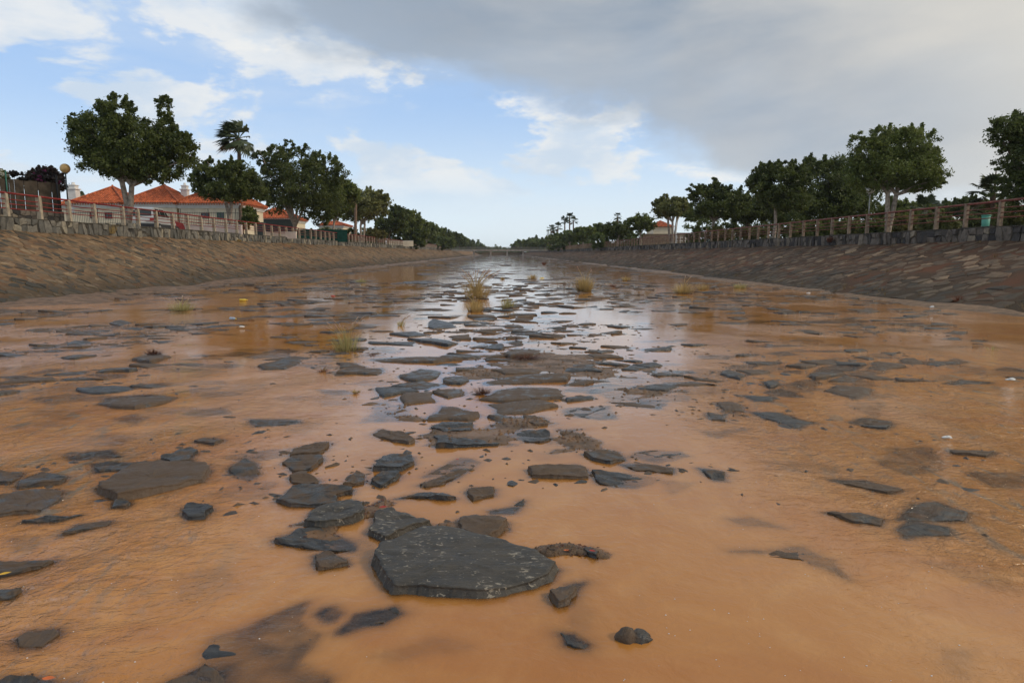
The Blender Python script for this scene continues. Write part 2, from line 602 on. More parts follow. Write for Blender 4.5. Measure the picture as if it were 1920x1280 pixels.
def centre_w(x, y):
    """the high, stony strip that runs up the middle of the bed"""
    xc = 0.15 + 0.25 * np.sin(np.asarray(y) * 0.35)
    wdt = 1.15 + 0.12 * np.clip(np.asarray(y, dtype=float) - 4, 0, 20)
    return np.exp(-((x - xc) / wdt) ** 2) * sst(np.asarray(y, dtype=float), 3.3, 5.2)


def bed_z(x, y):
    x = np.asarray(x, dtype=float)
    y = np.asarray(y, dtype=float)
    c = centre_w(x, y)
    z = -0.125 + 0.05 * (fbm(x, y, 2.5, 1) - 0.5)
    far = sst(y, 6, 16)
    z = z + c * (0.082 + 0.055 * (fbm(x, y * 1.0, 0.9, 5) - 0.5) * 2) * (1 - 0.62 * far)
    # shallow bars further up
    z = z + far * 0.055 * sst(fbm(x * 0.7, y * 0.5, 3.0, 9), 0.56, 0.72)
    # muddy feet of the banks
    rag = (fbm(x, y, 1.8, 121) - 0.5) * 3.2
    z = z + 0.16 * sst(-x + rag, 11.6, 14.3) + 0.07 * sst(fbm(x, y, 1.6, 12), 0.4, 0.62) * sst(-x, 9.0, 12.5)
    z = z + 0.17 * sst(x + rag * 0.7, 11.4, 12.7)
    # gravel bar in the right middle distance
    z = z + 0.10 * np.exp(-((x - 7.2 - (y - 8) * 0.0) / 1.7) ** 2 - ((y - 8.6) / 0.8) ** 2) * (0.5 + fbm(x, y, 0.6, 22))
    # mud rims round the big slab
    wx_ = (fbm(x, y, 0.35, 101) - 0.5) * 2.2
    wy_ = (fbm(x, y, 0.35, 111) - 0.5) * 2.2
    for (cx, cy, sx, sy, hh) in BARS:
        z = z + hh * 1.15 * np.exp(-np.abs((x - cx + wx_ * sx) / sx) ** 3 - np.abs((y - cy + wy_ * sy) / sy) ** 3) * (0.05 + 1.25 * fbm(x, y, 0.14, 31) + 0.75 * fbm(x, y, 0.5, 35))
    # the bars are worn flat just above the water
    mid = np.abs(x) < 10.5
    flat = 0.010 * np.tanh(np.maximum(z, 0) / 0.03) + 0.016 * (fbm(x, y, 0.22, 91) - 0.45)
    return np.where(mid & (z > 0), np.maximum(flat, -0.012), z)


BARS = []
for (px, py, rx, ry, hh) in [(860, 1000, 110, 16, .135), (610, 985, 90, 34, .125), (1075, 1035, 60, 14, .115), (690, 945, 60, 14, .12), (860, 815, 110, 25, .11),
                             (590, 840, 50, 18, .10), (1040, 672, 110, 14, .10), (640, 695, 60, 12, .10), (980, 790, 60, 14, .06),
                             (1075, 830, 50, 22, .085), (330, 850, 30, 12, .07), (740, 770, 70, 18, .09), (1130, 700, 120, 16, .08),
                             (290, 662, 50, 8, .09), (1230, 735, 90, 12, .09), (900, 700, 50, 12, .09), (1370, 775, 60, 14, .08)]:
    _a, _b = G(px, py), G(px + rx, py)
    _c, _d = G(px, py - ry), G(px, py + ry)
    BARS.append((_a[0], _a[1], _b[0] - _a[0], (_c[1] - _d[1]) / 2 + 0.02, hh))

# ---- stones of the bed: world outlines measured from the photograph (outline, top above water, tilt x, tilt y)
HAND = [
    # name key, outline points, height
    ('A', [(700, 1043), (713, 1027), (753, 1013), (793, 995), (867, 1000), (943, 1017), (1007, 1037), (1047, 1060), (1033, 1080), (967, 1100), (883, 1110), (817, 1108), (767, 1103), (737, 1105), (717, 1077)], .052),
    ('B', [(690, 994), (705, 960), (733, 954), (765, 963), (808, 978), (778, 986), (748, 996), (722, 1010), (708, 1003)], .05),
    ('C', [(570, 980), (587, 953), (617, 940), (660, 932), (682, 940), (682, 962), (660, 975), (610, 984), (590, 985)], .04),
    ('D', [(513, 1010), (560, 990), (600, 988), (633, 1000), (667, 1020), (663, 1029), (627, 1031), (567, 1023), (520, 1016)], .022),
    ('E', [(588, 1037), (617, 1030), (647, 1043), (655, 1053), (627, 1060), (598, 1064)], .028),
    ('F', [(862, 967), (893, 962), (927, 966), (952, 975), (943, 989), (920, 1002), (907, 1006), (865, 994)], .05),
    ('G', [(517, 934), (547, 913), (583, 909), (623, 909), (663, 912), (660, 921), (630, 925), (633, 939), (600, 945), (543, 944)], .045),
    ('H', [(700, 872), (720, 853), (733, 847), (773, 852), (777, 864), (753, 877), (700, 877)], .05),
    ('I', [(530, 864), (543, 852), (603, 849), (607, 858), (583, 876), (550, 880)], .05),
    ('I2', [(543, 849), (550, 836), (593, 827), (613, 823), (615, 834), (600, 845)], .05),
    ('J', [(543, 891), (567, 880), (600, 897), (593, 903), (550, 901)], .045),
    ('K', [(698, 808), (713, 799), (753, 807), (778, 822), (767, 827), (720, 817)], .06),
    ('L', [(812, 814), (867, 810), (900, 812), (950, 823), (933, 830), (883, 832), (817, 834)], .05),
    ('M', [(808, 797), (833, 787), (887, 791), (885, 803), (833, 805)], .06),
    ('N', [(800, 784), (827, 756), (870, 763), (900, 774), (877, 784)], .055),
    ('O', [(967, 808), (980, 804), (1020, 804), (1035, 820), (1013, 827), (983, 825)], .035),
    ('P', [(876, 921), (883, 911), (927, 914), (925, 926), (887, 935)], .032),
    ('Q', [(990, 877), (1017, 870), (1080, 867), (1100, 876), (1104, 891), (1050, 892), (997, 890)], .04),
    ('R', [(917, 956), (950, 952), (967, 947), (982, 937), (981, 946), (960, 960), (923, 962)], .016),
    ('S', [(740, 933), (783, 923), (833, 925), (855, 933), (833, 935), (767, 931)], .018),
    ('T', [(695, 900), (717, 883), (747, 882), (743, 895), (713, 909)], .045),
    ('T2', [(642, 909), (667, 885), (682, 887), (680, 904)], .03),
    ('U', [(788, 908), (833, 889), (875, 875), (877, 881), (833, 905), (800, 913)], .018),
    ('V', [(1030, 1109), (1047, 1099), (1080, 1106), (1067, 1124), (1047, 1129)], .045),
    ('V2', [(1063, 1095), (1097, 1088), (1080, 1105)], .02),
    ('X', [(1051, 1182), (1074, 1184), (1102, 1203), (1096, 1210), (1062, 1203)], .028),
    ('Y', [(1095, 1029), (1105, 1026), (1122, 1036), (1117, 1043), (1104, 1039)], .02),
    ('Z', [(597, 1152), (608, 1141), (625, 1138), (640, 1150), (625, 1163), (608, 1163)], .004),
    ('Z2', [(635, 1185), (667, 1150), (715, 1143), (740, 1138), (753, 1150), (720, 1166), (670, 1177)], .006),
    ('AA', [(185, 912), (213, 892), (247, 873), (300, 867), (387, 867), (394, 878), (380, 897), (317, 912), (267, 924), (220, 934), (193, 921)], .055),
    ('AB', [(302, 858), (333, 843), (360, 837), (370, 843), (353, 864), (320, 869)], .05),
    ('AC', [(173, 868), (200, 865), (277, 867), (233, 881), (187, 884)], .015),
    ('AD', [(33, 913), (53, 891), (77, 883), (127, 892), (110, 904)], .03),
    ('AE', [(-20, 935), (33, 922), (100, 915), (120, 920), (110, 937), (67, 957), (-20, 967)], .022),
    ('AF', [(430, 876), (457, 855), (480, 867), (484, 887), (467, 899), (440, 889)], .02),
    ('AG', [(342, 958), (350, 948), (380, 945), (398, 952), (382, 968), (353, 969)], .035),
    ('AH', [(211, 951), (220, 936), (247, 942), (236, 950)], .016),
    ('AI', [(363, 826), (387, 817), (420, 822), (400, 831)], .03),
    ('AJ', [(183, 754), (203, 738), (293, 737), (333, 742), (293, 756), (253, 763)], .05),
    ('AK', [(-15, 882), (43, 884), (20, 903), (-15, 902)], .03),
    ('AL', [(115, 1001), (143, 982), (207, 975), (202, 983), (155, 992), (135, 998)], .016),
    ('AM', [(40, 978), (90, 971), (157, 964), (105, 977)], .01),
    ('AN', [(-20, 1054), (60, 1052), (102, 1050), (67, 1064), (20, 1075), (-20, 1080)], .02),
    ('AP', [(-20, 1107), (40, 1104), (20, 1119), (-20, 1121)], .025),
    ('AQ', [(28, 1195), (50, 1180), (100, 1177), (112, 1183), (77, 1207), (37, 1206)], .03),
    ('AR', [(-30, 1282), (10, 1268), (70, 1267), (135, 1282), (110, 1310), (-20, 1320)], .02),
    ('AS', [(270, 1292), (330, 1267), (383, 1241), (423, 1262), (412, 1300), (300, 1320)], .035),
    ('BA', [(1093, 846), (1127, 839), (1159, 842), (1173, 858), (1145, 864), (1114, 858)], .05),
    ('BB', [(1159, 869), (1213, 870), (1263, 877), (1259, 887), (1190, 881)], .008),
    ('BC', [(1311, 877), (1354, 883), (1358, 900), (1340, 900)], .008),
    ('BD', [(1549, 959), (1612, 962), (1657, 972), (1653, 984), (1598, 977)], .018),
    ('BE', [(1684, 973), (1712, 945), (1757, 940), (1816, 960), (1807, 975), (1748, 974)], .014),
    ('BF', [(1682, 991), (1707, 974), (1780, 990), (1780, 1002), (1698, 1008)], .009),
    ('BG', [(1558, 898), (1621, 899), (1693, 917), (1666, 923), (1598, 909)], .016),
    ('BH', [(1780, 841), (1866, 846), (1850, 853), (1790, 848)], .03),
    ('BI', [(1343, 753), (1368, 751), (1390, 757), (1395, 770), (1358, 769)], .03),
    ('BI2', [(1327, 771), (1358, 776), (1360, 787), (1335, 785)], .03),
    ('BI3', [(1390, 739), (1444, 742), (1449, 751), (1417, 751)], .02),
    ('BI4', [(1408, 770), (1462, 772), (1530, 790), (1494, 801), (1453, 787)], .03),
    ('BI5', [(1590, 789), (1621, 781), (1671, 790), (1662, 803), (1621, 798)], .02),
    ('BN', [(1432, 714), (1449, 708), (1462, 718), (1444, 724)], .06),
    ('CA', [(897, 745), (930, 727), (973, 721), (1047, 725), (1054, 743), (1013, 747), (947, 750)], .06),
    ('CB', [(913, 754), (1013, 749), (1047, 758), (997, 770), (933, 774)], .055),
    ('CC', [(1060, 744), (1110, 738), (1113, 744), (1063, 749)], .06),
    ('CD', [(908, 711), (997, 701), (1070, 702), (1063, 711), (980, 714), (910, 718)], .07),
    ('CE', [(833, 704), (870, 701), (880, 711), (863, 718), (837, 716)], .05),
    ('CF', [(810, 731), (867, 726), (870, 738), (840, 743)], .05),
    ('CG', [(750, 743), (760, 733), (813, 731), (817, 748), (757, 754)], .06),
    ('CH', [(748, 701), (787, 687), (827, 693), (807, 708), (780, 713)], .06),
    ('CI', [(703, 724), (747, 719), (787, 730), (720, 741)], .05),
    ('CJ', [(630, 698), (663, 687), (717, 686), (707, 699)], .06),
    ('CK', [(913, 778), (933, 772), (987, 785), (980, 793), (947, 798)], .045),
    ('CL', [(980, 774), (1023, 780), (1027, 791), (1003, 794)], .06),
    ('CM', [(920, 693), (980, 684), (1023, 686), (1007, 698), (947, 701)], .05),
    ('CN', [(943, 664), (963, 650), (1027, 647), (1013, 661), (957, 668)], .07),
    ('CO', [(1103, 661), (1147, 661), (1170, 669), (1113, 669)], .06),
    ('CP', [(730, 624), (780, 619), (810, 625), (767, 629)], .07),
    ('CQ', [(803, 611), (813, 595), (847, 602), (857, 611), (813, 614)], .08),
    ('CR', [(763, 633), (813, 629), (860, 640), (840, 646), (793, 639)], .08),
    ('CS', [(840, 628), (880, 626), (883, 634), (847, 634)], .07),
    ('CT', [(690, 639), (780, 639), (777, 646), (697, 643)], .05),
    ('CU', [(687, 671), (747, 666), (813, 667), (868, 672), (813, 678), (713, 676)], .05),
    ('CV', [(877, 588), (933, 586), (932, 594), (887, 594)], .08),
    ('DA', [(247, 671), (293, 653), (320, 666), (280, 678)], .07),
    ('DB', [(483, 683), (533, 672), (563, 672), (533, 688), (493, 689)], .07),
    ('DC', [(205, 604), (227, 598), (246, 602), (225, 608)], .08),
    ('DD', [(113, 668), (143, 662), (182, 664), (140, 671)], .05),
]
# stones that stay just under the surface and only darken the water
SUNK = [
    ([(375, 1225), (400, 1196), (470, 1175), (545, 1140), (575, 1128), (560, 1165), (600, 1190), (560, 1240), (620, 1270), (560, 1330), (430, 1330), (390, 1270)], -.007),
    ([(700, 1228), (760, 1215), (812, 1196), (850, 1200), (880, 1212), (850, 1222), (800, 1222), (750, 1236)], -.022),
    ([(1370, 1034), (1440, 1036), (1500, 1048), (1550, 1066), (1592, 1088), (1560, 1050), (1500, 1025)], -.008),
    ([(1770, 1220), (1822, 1224), (1812, 1272), (1780, 1262)], -.022),
    ([(1365, 973), (1410, 970), (1470, 990), (1400, 985)], -.012),
    ([(1660, 840), (1740, 838), (1765, 880), (1700, 890), (1650, 870)], -.012),
    ([(1720, 1050), (1850, 1070), (1920, 1110), (1850, 1100)], -.022),
    ([(330, 1080), (420, 1060), (440, 1100), (340, 1120)], -.028),
    ([(470, 900), (520, 905), (500, 935), (380, 930)], -.018),
    ([(640, 1000), (700, 1020), (690, 1050), (650, 1040)], -.016),
    ([(1080, 1110), (1110, 1150), (1100, 1185), (1070, 1180)], -.024),
    ([(1240, 900), (1300, 905), (1260, 925)], -.02),
    ([(20, 1010), (70, 1005), (60, 1030), (25, 1035)], -.014),
]


def rough_outline(poly, levels, amp, rng):
    p = [tuple(q) for q in poly]
    for _ in range(levels):
        q = []
        n = len(p)
        for i in range(n):
            a, b = p[i], p[(i + 1) % n]
            dx, dy = b[0] - a[0], b[1] - a[1]
            k = rng.uniform(-amp, amp)
            q.append(a)
            q.append((a[0] + dx * 0.5 - dy * k, a[1] + dy * 0.5 + dx * k))
        p = q
    return p


def area(poly):
    s = 0
    for i in range(len(poly)):
        a, b = poly[i], poly[(i + 1) % len(poly)]
        s += a[0] * b[1] - b[0] * a[1]
    return s / 2


def slab(poly, top, foot, rng, rings=(1.0, 0.97, 0.86, 0.62, 0.34), bumps=0.006, tilt=(0, 0), flare=0.05, frame=None):
    """a flat irregular stone: outline, foot ring below, sides, an uneven top. frame maps (u,v,w) to world"""
    if area(poly) < 0:
        poly = poly[::-1]
    P = np.array(poly)
    c = P.mean(0)
    n = len(P)
    D = P - c
    ln = np.linalg.norm(D, axis=1, keepdims=True) + 1e-6
    rows = []
    dirp = D / ln
    hgt = top - foot
    rows.append(np.c_[P + dirp * flare, np.full(n, foot)])
    side = top - hgt * 0.28
    rows.append(np.c_[P + dirp * flare * 0.15, np.full(n, side)])
    for k, s in enumerate(rings):
        Q = c + D * s * (0.985 if k == 0 else 1)
        z = np.full(n, top - (0.22 * min(hgt, .06) if k == 0 else (0.05 * min(hgt, .06) if k == 1 else 0)))
        z = z + np.array([rng.uniform(-1, 1) * bumps * (1.0 if k else 0.6) for _ in range(n)])
        z = z + (Q[:, 0] - c[0]) * tilt[0] + (Q[:, 1] - c[1]) * tilt[1]
        rows.append(np.c_[Q, z])
    V = np.vstack(rows + [np.array([[c[0], c[1], top + rng.uniform(-1, 1) * bumps]])])
    faces = []
    m = len(rows)
    for i in range(m - 1):
        for k in range(n):
            a, b = i * n + k, i * n + (k + 1) % n
            faces.append((a, b, b + n, a + n))
    cc = len(V) - 1
    for k in range(n):
        faces.append(((m - 1) * n + k, (m - 1) * n + (k + 1) % n, cc))
    if frame is not None:
        V = frame(V)
    return V, faces


def voronoi_cells(sites, reach, box):
    """clip a big square round every site by the bisectors with its neighbours"""
    S = np.array(sites)
    cell = {}
    for i, (x, y) in enumerate(S):
        cell.setdefault((int(x // reach), int(y // reach)), []).append(i)
    res = []
    for i, (x, y) in enumerate(S):
        gx, gy = int(x // reach), int(y // reach)
        nb = []
        for a in (-1, 0, 1):
            for b in (-1, 0, 1):
                nb += cell.get((gx + a, gy + b), [])
        nb = [j for j in nb if j != i]
        if not nb:
            res.append([])
            continue
        dd = ((S[nb] - S[i]) ** 2).sum(1)
        order = np.argsort(dd)[:14]
        r = reach * 0.9
        poly = [(max(x - r, box[0]), max(y - r, box[2])), (min(x + r, box[1]), max(y - r, box[2])), (min(x + r, box[1]), min(y + r, box[3])), (max(x - r, box[0]), min(y + r, box[3]))]
        for o in order:
            qx, qy = S[nb[o]]
            mx, my, nx, ny = (x + qx) / 2, (y + qy) / 2, qx - x, qy - y
            new = []
            for k in range(len(poly)):
                ax, ay = poly[k]
                bx, by = poly[(k + 1) % len(poly)]
                da = (ax - mx) * nx + (ay - my) * ny
                db = (bx - mx) * nx + (by - my) * ny
                if da <= 0:
                    new.append((ax, ay))
                if (da < 0 < db) or (db < 0 < da):
                    t = da / (da - db)
                    new.append((ax + (bx - ax) * t, ay + (by - ay) * t))
            poly = new
            if len(poly) < 3:
                break
        res.append(poly)
    return res


def shrink(poly, gap, rng, jit=0.0):
    P = np.array(poly)
    # drop very short edges
    keep = []
    for i in range(len(P)):
        if np.linalg.norm(P[i] - P[i - 1]) > 0.03:
            keep.append(P[i])
    if len(keep) < 3:
        return None
    P = np.array(keep)
    c = P.mean(0)
    D = P - c
    L = np.linalg.norm(D, axis=1)
    if L.min() < gap * 1.6:
        return None
    k = (1 - gap / L)[:, None]
    Q = c + D * k
    if jit:
        Q = Q + np.array([[rng.uniform(-jit, jit), rng.uniform(-jit, jit)] for _ in range(len(Q))])
    return [tuple(q) for q in Q]


def seg_dist(X, Y, poly):
    """distance outside the polygon (0 inside)"""
    P = np.array(poly)
    n = len(P)
    best = np.full(X.shape, 1e9)
    inside = np.zeros(X.shape, bool)
    for i in range(n):
        ax, ay = P[i]
        bx, by = P[(i + 1) % n]
        dx, dy = bx - ax, by - ay
        t = np.clip(((X - ax) * dx + (Y - ay) * dy) / (dx * dx + dy * dy + 1e-12), 0, 1)
        d = (X - ax - t * dx) ** 2 + (Y - ay - t * dy) ** 2
        best = np.minimum(best, d)
        if ay != by:
            cr = ((ay > Y) != (by > Y)) & (X < (bx - ax) * (Y - ay) / (by - ay) + ax)
            inside ^= cr
    best = np.sqrt(best)
    best[inside] = 0
    return best


rng = random.Random(5)
stones = []          # dict(poly, top, foot, V, faces, mat key, thing key)
for key, pts, h in HAND:
    poly = [G(px, py, h * 0.45) for px, py in pts]
    stones.append(dict(poly=poly, top=h, hand=key))
for pts, h in SUNK:
    poly = [G(px, py, 0) for px, py in pts]
    stones.append(dict(poly=poly, top=h, hand='sunk'))
hand_boxes = []
for s in stones:
    P = np.array(s['poly'])
    hand_boxes.append((P[:, 0].min() - .03, P[:, 0].max() + .03, P[:, 1].min() - .03, P[:, 1].max() + .03, s['poly']))


def hits_hand(x, y, pad=0.16):
    for a, b, c, d, poly in hand_boxes:
        if a - pad < x < b + pad and c - pad < y < d + pad:
            if seg_dist(np.array([x]), np.array([y]), poly)[0] < pad:
                return True
    return False


sites = []
sp = 0.36
yy = 4.0
row = 0
while yy < 34:
    k = sp * (1.0 if yy < 14 else 1.25)
    xx = max(-14.0, -0.86 * yy - 2.0) + (row % 2) * k * 0.5
    while xx < min(12.4, 0.86 * yy + 2.0):
        if rng.random() > 0.2:
            sites.append((xx + rng.uniform(-.46, .46) * k, yy + rng.uniform(-.44, .44) * k))
        xx += k * 1.18
    yy += k * 0.84
    row += 1
cells = voronoi_cells(sites, 1.0, (-14.2, 12.55, 3.4, 35))
SX = np.array([s[0] for s in sites])
SY = np.array([s[1] for s in sites])
cw = centre_w(SX, SY)
clus = fbm(SX, SY * 0.8, 1.5, 40, 3)
clus2 = fbm(SX * 0.35, SY, 2.2, 55, 3)
clump = np.clip(1.9 * sst(clus, 0.36, 0.62) * (0.45 + 1.1 * clus2), 0, 1.25)
dens = cw * (1.08 - 0.66 * sst(SY, 8.5, 12.5)) * (0.55 + 0.55 * clump)
side = np.where(SX < 0, 0.44 * sst(SY, 5.6, 8.5) + 0.18 * sst(-SX, 4, 9), 0.40 * sst(SY, 7.0, 9.5))
dens = np.maximum(dens, side * clump * 1.15)
dens += 0.85 * clump * np.exp(-((SX - 5.6) / 3.2) ** 2 - ((SY - 8.3) / 0.9) ** 2) + 0.5 * np.exp(-((SX - 2.6) / 1.5) ** 2 - ((SY - 7.9) / 0.7) ** 2)
dens += 0.35 * clump * sst(-SX, 8.5, 12)
dens *= 1 - 0.9 * np.exp(-((SX - 1.9) / 1.5) ** 2 - ((SY - 5.3) / 1.5) ** 2)
dens += 0.45 * np.exp(-((SX - 0.5) / 2.0) ** 2 - ((SY - 7.6) / 1.5) ** 2) + 0.05 * sst(SY, 3.5, 5)
rise = 0.001 + 0.008 * cw
auto = []
for i, poly in enumerate(cells):
    if len(poly) < 3:
        continue
    x, y = sites[i]
    deep = y < 8.5 and abs(x) > 0.9 and rng.random() < 0.17
    if rng.random() > dens[i] and not deep:
        continue
    top = -rng.uniform(0.007, 0.026) if deep else rise[i] + rng.uniform(-0.020, 0.020) + (0.0 if y < 12 else 0.005)
    if hits_hand(x, y):
        continue
    q = shrink(poly, rng.choice((0.012, 0.02, 0.03, 0.05, 0.09)), rng, 0.05)
    if q is None:
        continue
    # slates break into longer than wide pieces
    c = np.mean(np.array(q), 0)
    a = rng.uniform(-0.5, 0.5) + (0.5 if x > 3 else 0)
    e = rng.uniform(0.62, 0.95)
    ca, sa = math.cos(a), math.sin(a)
    q2 = []
    for (ux, uy) in q:
        dx, dy = ux - c[0], uy - c[1]
        u, v = dx * ca + dy * sa, -dx * sa + dy * ca
        v *= e
        u *= 1.07
        q2.append((c[0] + u * ca - v * sa, c[1] + u * sa + v * ca))
    auto.append(dict(poly=q2, top=top))
stones += auto
for s in stones:
    P = np.array(s['poly'])
    c = P.mean(0)
    s['c'] = c
    s['size'] = abs(area(s['poly'])) ** 0.5 / max(1.5, c[1])
    near = c[1] < 6.0
    lev = 3 if near else (2 if c[1] < 13 else 1)
    if s.get('hand') == 'A':
        lev = 3
    s['rpoly'] = rough_outline(s['poly'], lev, 0.10 if lev < 3 else 0.075, rng)
    rings = (1.0, 0.985, 0.94, 0.85, 0.72, 0.57, 0.42, 0.27, 0.13) if near else ((1.0, 0.93, 0.62) if c[1] < 13 else (1.0, 0.72))
    tl = (rng.uniform(-.05, .05), rng.uniform(-.06, .03))
    if not s.get('hand'):
        tl = (rng.uniform(-.09, .09), rng.uniform(-.10, .06))
    elif s['hand'] != 'sunk' and s['hand'] != 'A':
        s['top'] = s['top'] * (0.72 if s['hand'] in ('AA', 'F', 'B', 'C', 'V', 'AG') else (0.50 if c[1] < 5 else 0.36))
        tl = (rng.uniform(-.06, .06), rng.uniform(-.07, .03))
    if s.get('hand') == 'A':
        tl = (-0.01, 0.03)
    if s['top'] < 0:
        tl = (0, 0)
    s['tilt'] = tl
    s['V'], s['F'] = slab(s['rpoly'], s['top'], -0.16, rng, rings, 0.0 if near else 0.003, tl, 0.09 if s['top'] > 0.012 else 0.16)

# displaced tops for the near slabs: broken slate layers
for s in stones:
    if s['c'][1] < 6.5:
        V = s['V']
        m = V[:, 2] > s['top'] - 0.03
        k_ = 1.7 if s['c'][1] < 6.5 and s.get('hand') != 'A' else 1.0
        ll = fbm(V[:, 0] * 0.6, V[:, 1] * 1.8, 0.22, 3) * 6
        lay = (np.floor(ll) + sst(ll - np.floor(ll), 0.55, 0.95)) / 6
        V[m, 2] += ((lay[m] - 0.5) * 0.030 + (fbm(V[m, 0], V[m, 1], 0.07, 8) - 0.5) * 0.012) * k_
        edge = fbm(V[:, 0], V[:, 1], 0.06, 15) - 0.5
        V[:, 0] += edge * 0.02
        V[:, 1] += (fbm(V[:, 1], V[:, 0], 0.06, 25) - 0.5) * 0.02

# ---- riverbed and water on matching grids
water_z = 0.0


def grid_blocks():
    return [(-5.2, 5.2, 1.2, 5.2, 0.022), (-12.6, 12.6, 5.2, 12.0, 0.042), (-14.6, 12.9, 12.0, 35.0, 0.12)]


WV, WF, WD, WFl, BV, BF = [], [], [], [], [], []
off = 0
boff = 0
for (x0, x1, y0, y1, st) in grid_blocks():
    nx, ny = int((x1 - x0) / st) + 1, int((y1 - y0) / st) + 1
    xs, ys = np.linspace(x0, x1, nx), np.linspace(y0, y1, ny)
    X, Y = np.meshgrid(xs, ys)
    Zb = bed_z(X, Y)
    D = -Zb.copy()
    for s in stones:
        P = np.array(s['rpoly'] if s['c'][1] < 14 else s['poly'])
        pad = 0.16
        i0, i1 = np.searchsorted(xs, [P[:, 0].min() - pad, P[:, 0].max() + pad])
        j0, j1 = np.searchsorted(ys, [P[:, 1].min() - pad, P[:, 1].max() + pad])
        if i1 <= i0 or j1 <= j0:
            continue
        sx, sy = X[j0:j1, i0:i1], Y[j0:j1, i0:i1]
        dd = seg_dist(sx, sy, P)
        uneven = 0.008 * (fbm(sx, sy, 0.10, 71, 4) - 0.5) * 2 if s['top'] < 0.012 else 0.0
        tlx, tly = s['tilt']
        d = np.maximum(-(s['top'] + (sx - s['c'][0]) * tlx + (sy - s['c'][1]) * tly), 0.0) + uneven + 0.55 * dd
        D[j0:j1, i0:i1] = np.minimum(D[j0:j1, i0:i1], d)
    D = np.maximum(D, 0.0006)
    idx = np.arange(nx * ny).reshape(ny, nx)
    q = np.stack([idx[:-1, :-1], idx[:-1, 1:], idx[1:, 1:], idx[1:, :-1]], -1).reshape(-1, 4)
    WV.append(np.c_[X.ravel(), Y.ravel(), np.full(X.size, water_z)])
    WF.append(q + off)
    WD.append(D.ravel())
    # how lively the water runs: quick at the sides, still pools in the middle
    fl = 0.06 + 0.75 * sst(X, 0.9 + 0.05 * Y, 3.4 + 0.05 * Y) + 0.80 * sst(-X, 0.7, 2.6)
    fl = fl * (0.30 + 1.3 * sst(fbm(X, Y, 1.7, 60, 3), 0.35, 0.65))
    fl = fl * (1 - 0.80 * sst(Y, 6.5, 12)) * (0.80 + 0.35 * sst(np.abs(X), 1.2, 3.0))
    calm = (1 - sst(np.abs(X + 0.04 * Y), 0.28 * Y, 0.48 * Y)) * sst(Y, 6, 9)
    calm = np.maximum(calm, np.exp(-((X + 4.2) / 1.7) ** 2 - ((Y - 9.8) / 1.5) ** 2))
    fl = fl * (1 - 0.85 * calm)
    WFl.append(fl.ravel())
    off += X.size
    BV.append(np.c_[X.ravel(), Y.ravel(), Zb.ravel()])
    BF.append(q + boff)
    boff += X.size
# far reach in big quads
farx = np.linspace(-14.6, 12.9, 56)
fary = np.concatenate([np.linspace(35, 90, 90), np.linspace(90, YEND, 120)[1:]])
X, Y = np.meshgrid(farx, fary)
idx = np.arange(X.size).reshape(X.shape)
q = np.stack([idx[:-1, :-1], idx[:-1, 1:], idx[1:, 1:], idx[1:, :-1]], -1).reshape(-1, 4)
Zb = bed_z(X, Y) * 1.0
WV.append(np.c_[X.ravel(), Y.ravel(), np.full(X.size, water_z)])
WF.append(q + off)
WD.append(np.maximum(-Zb, 0.03).ravel())
WFl.append(np.full(X.size, 0.035))
BV.append(np.c_[X.ravel(), Y.ravel(), Zb.ravel()])
BF.append(q + boff)
wme = mesh_np('water', np.vstack(WV), np.vstack(WF), M['water'], None, True)
a_ = wme.attributes.new('depth', 'FLOAT', 'POINT')
a_.data.foreach_set('value', np.concatenate(WD).astype(np.float32))
a_ = wme.attributes.new('flow', 'FLOAT', 'POINT')
a_.data.foreach_set('value', np.concatenate(WFl).astype(np.float32))
water = link('water', wme, kind='structure')
bme = mesh_np('riverbed', np.vstack(BV), np.vstack(BF), M['mud'], None, True)
riverbed = link('riverbed', bme, kind='structure')

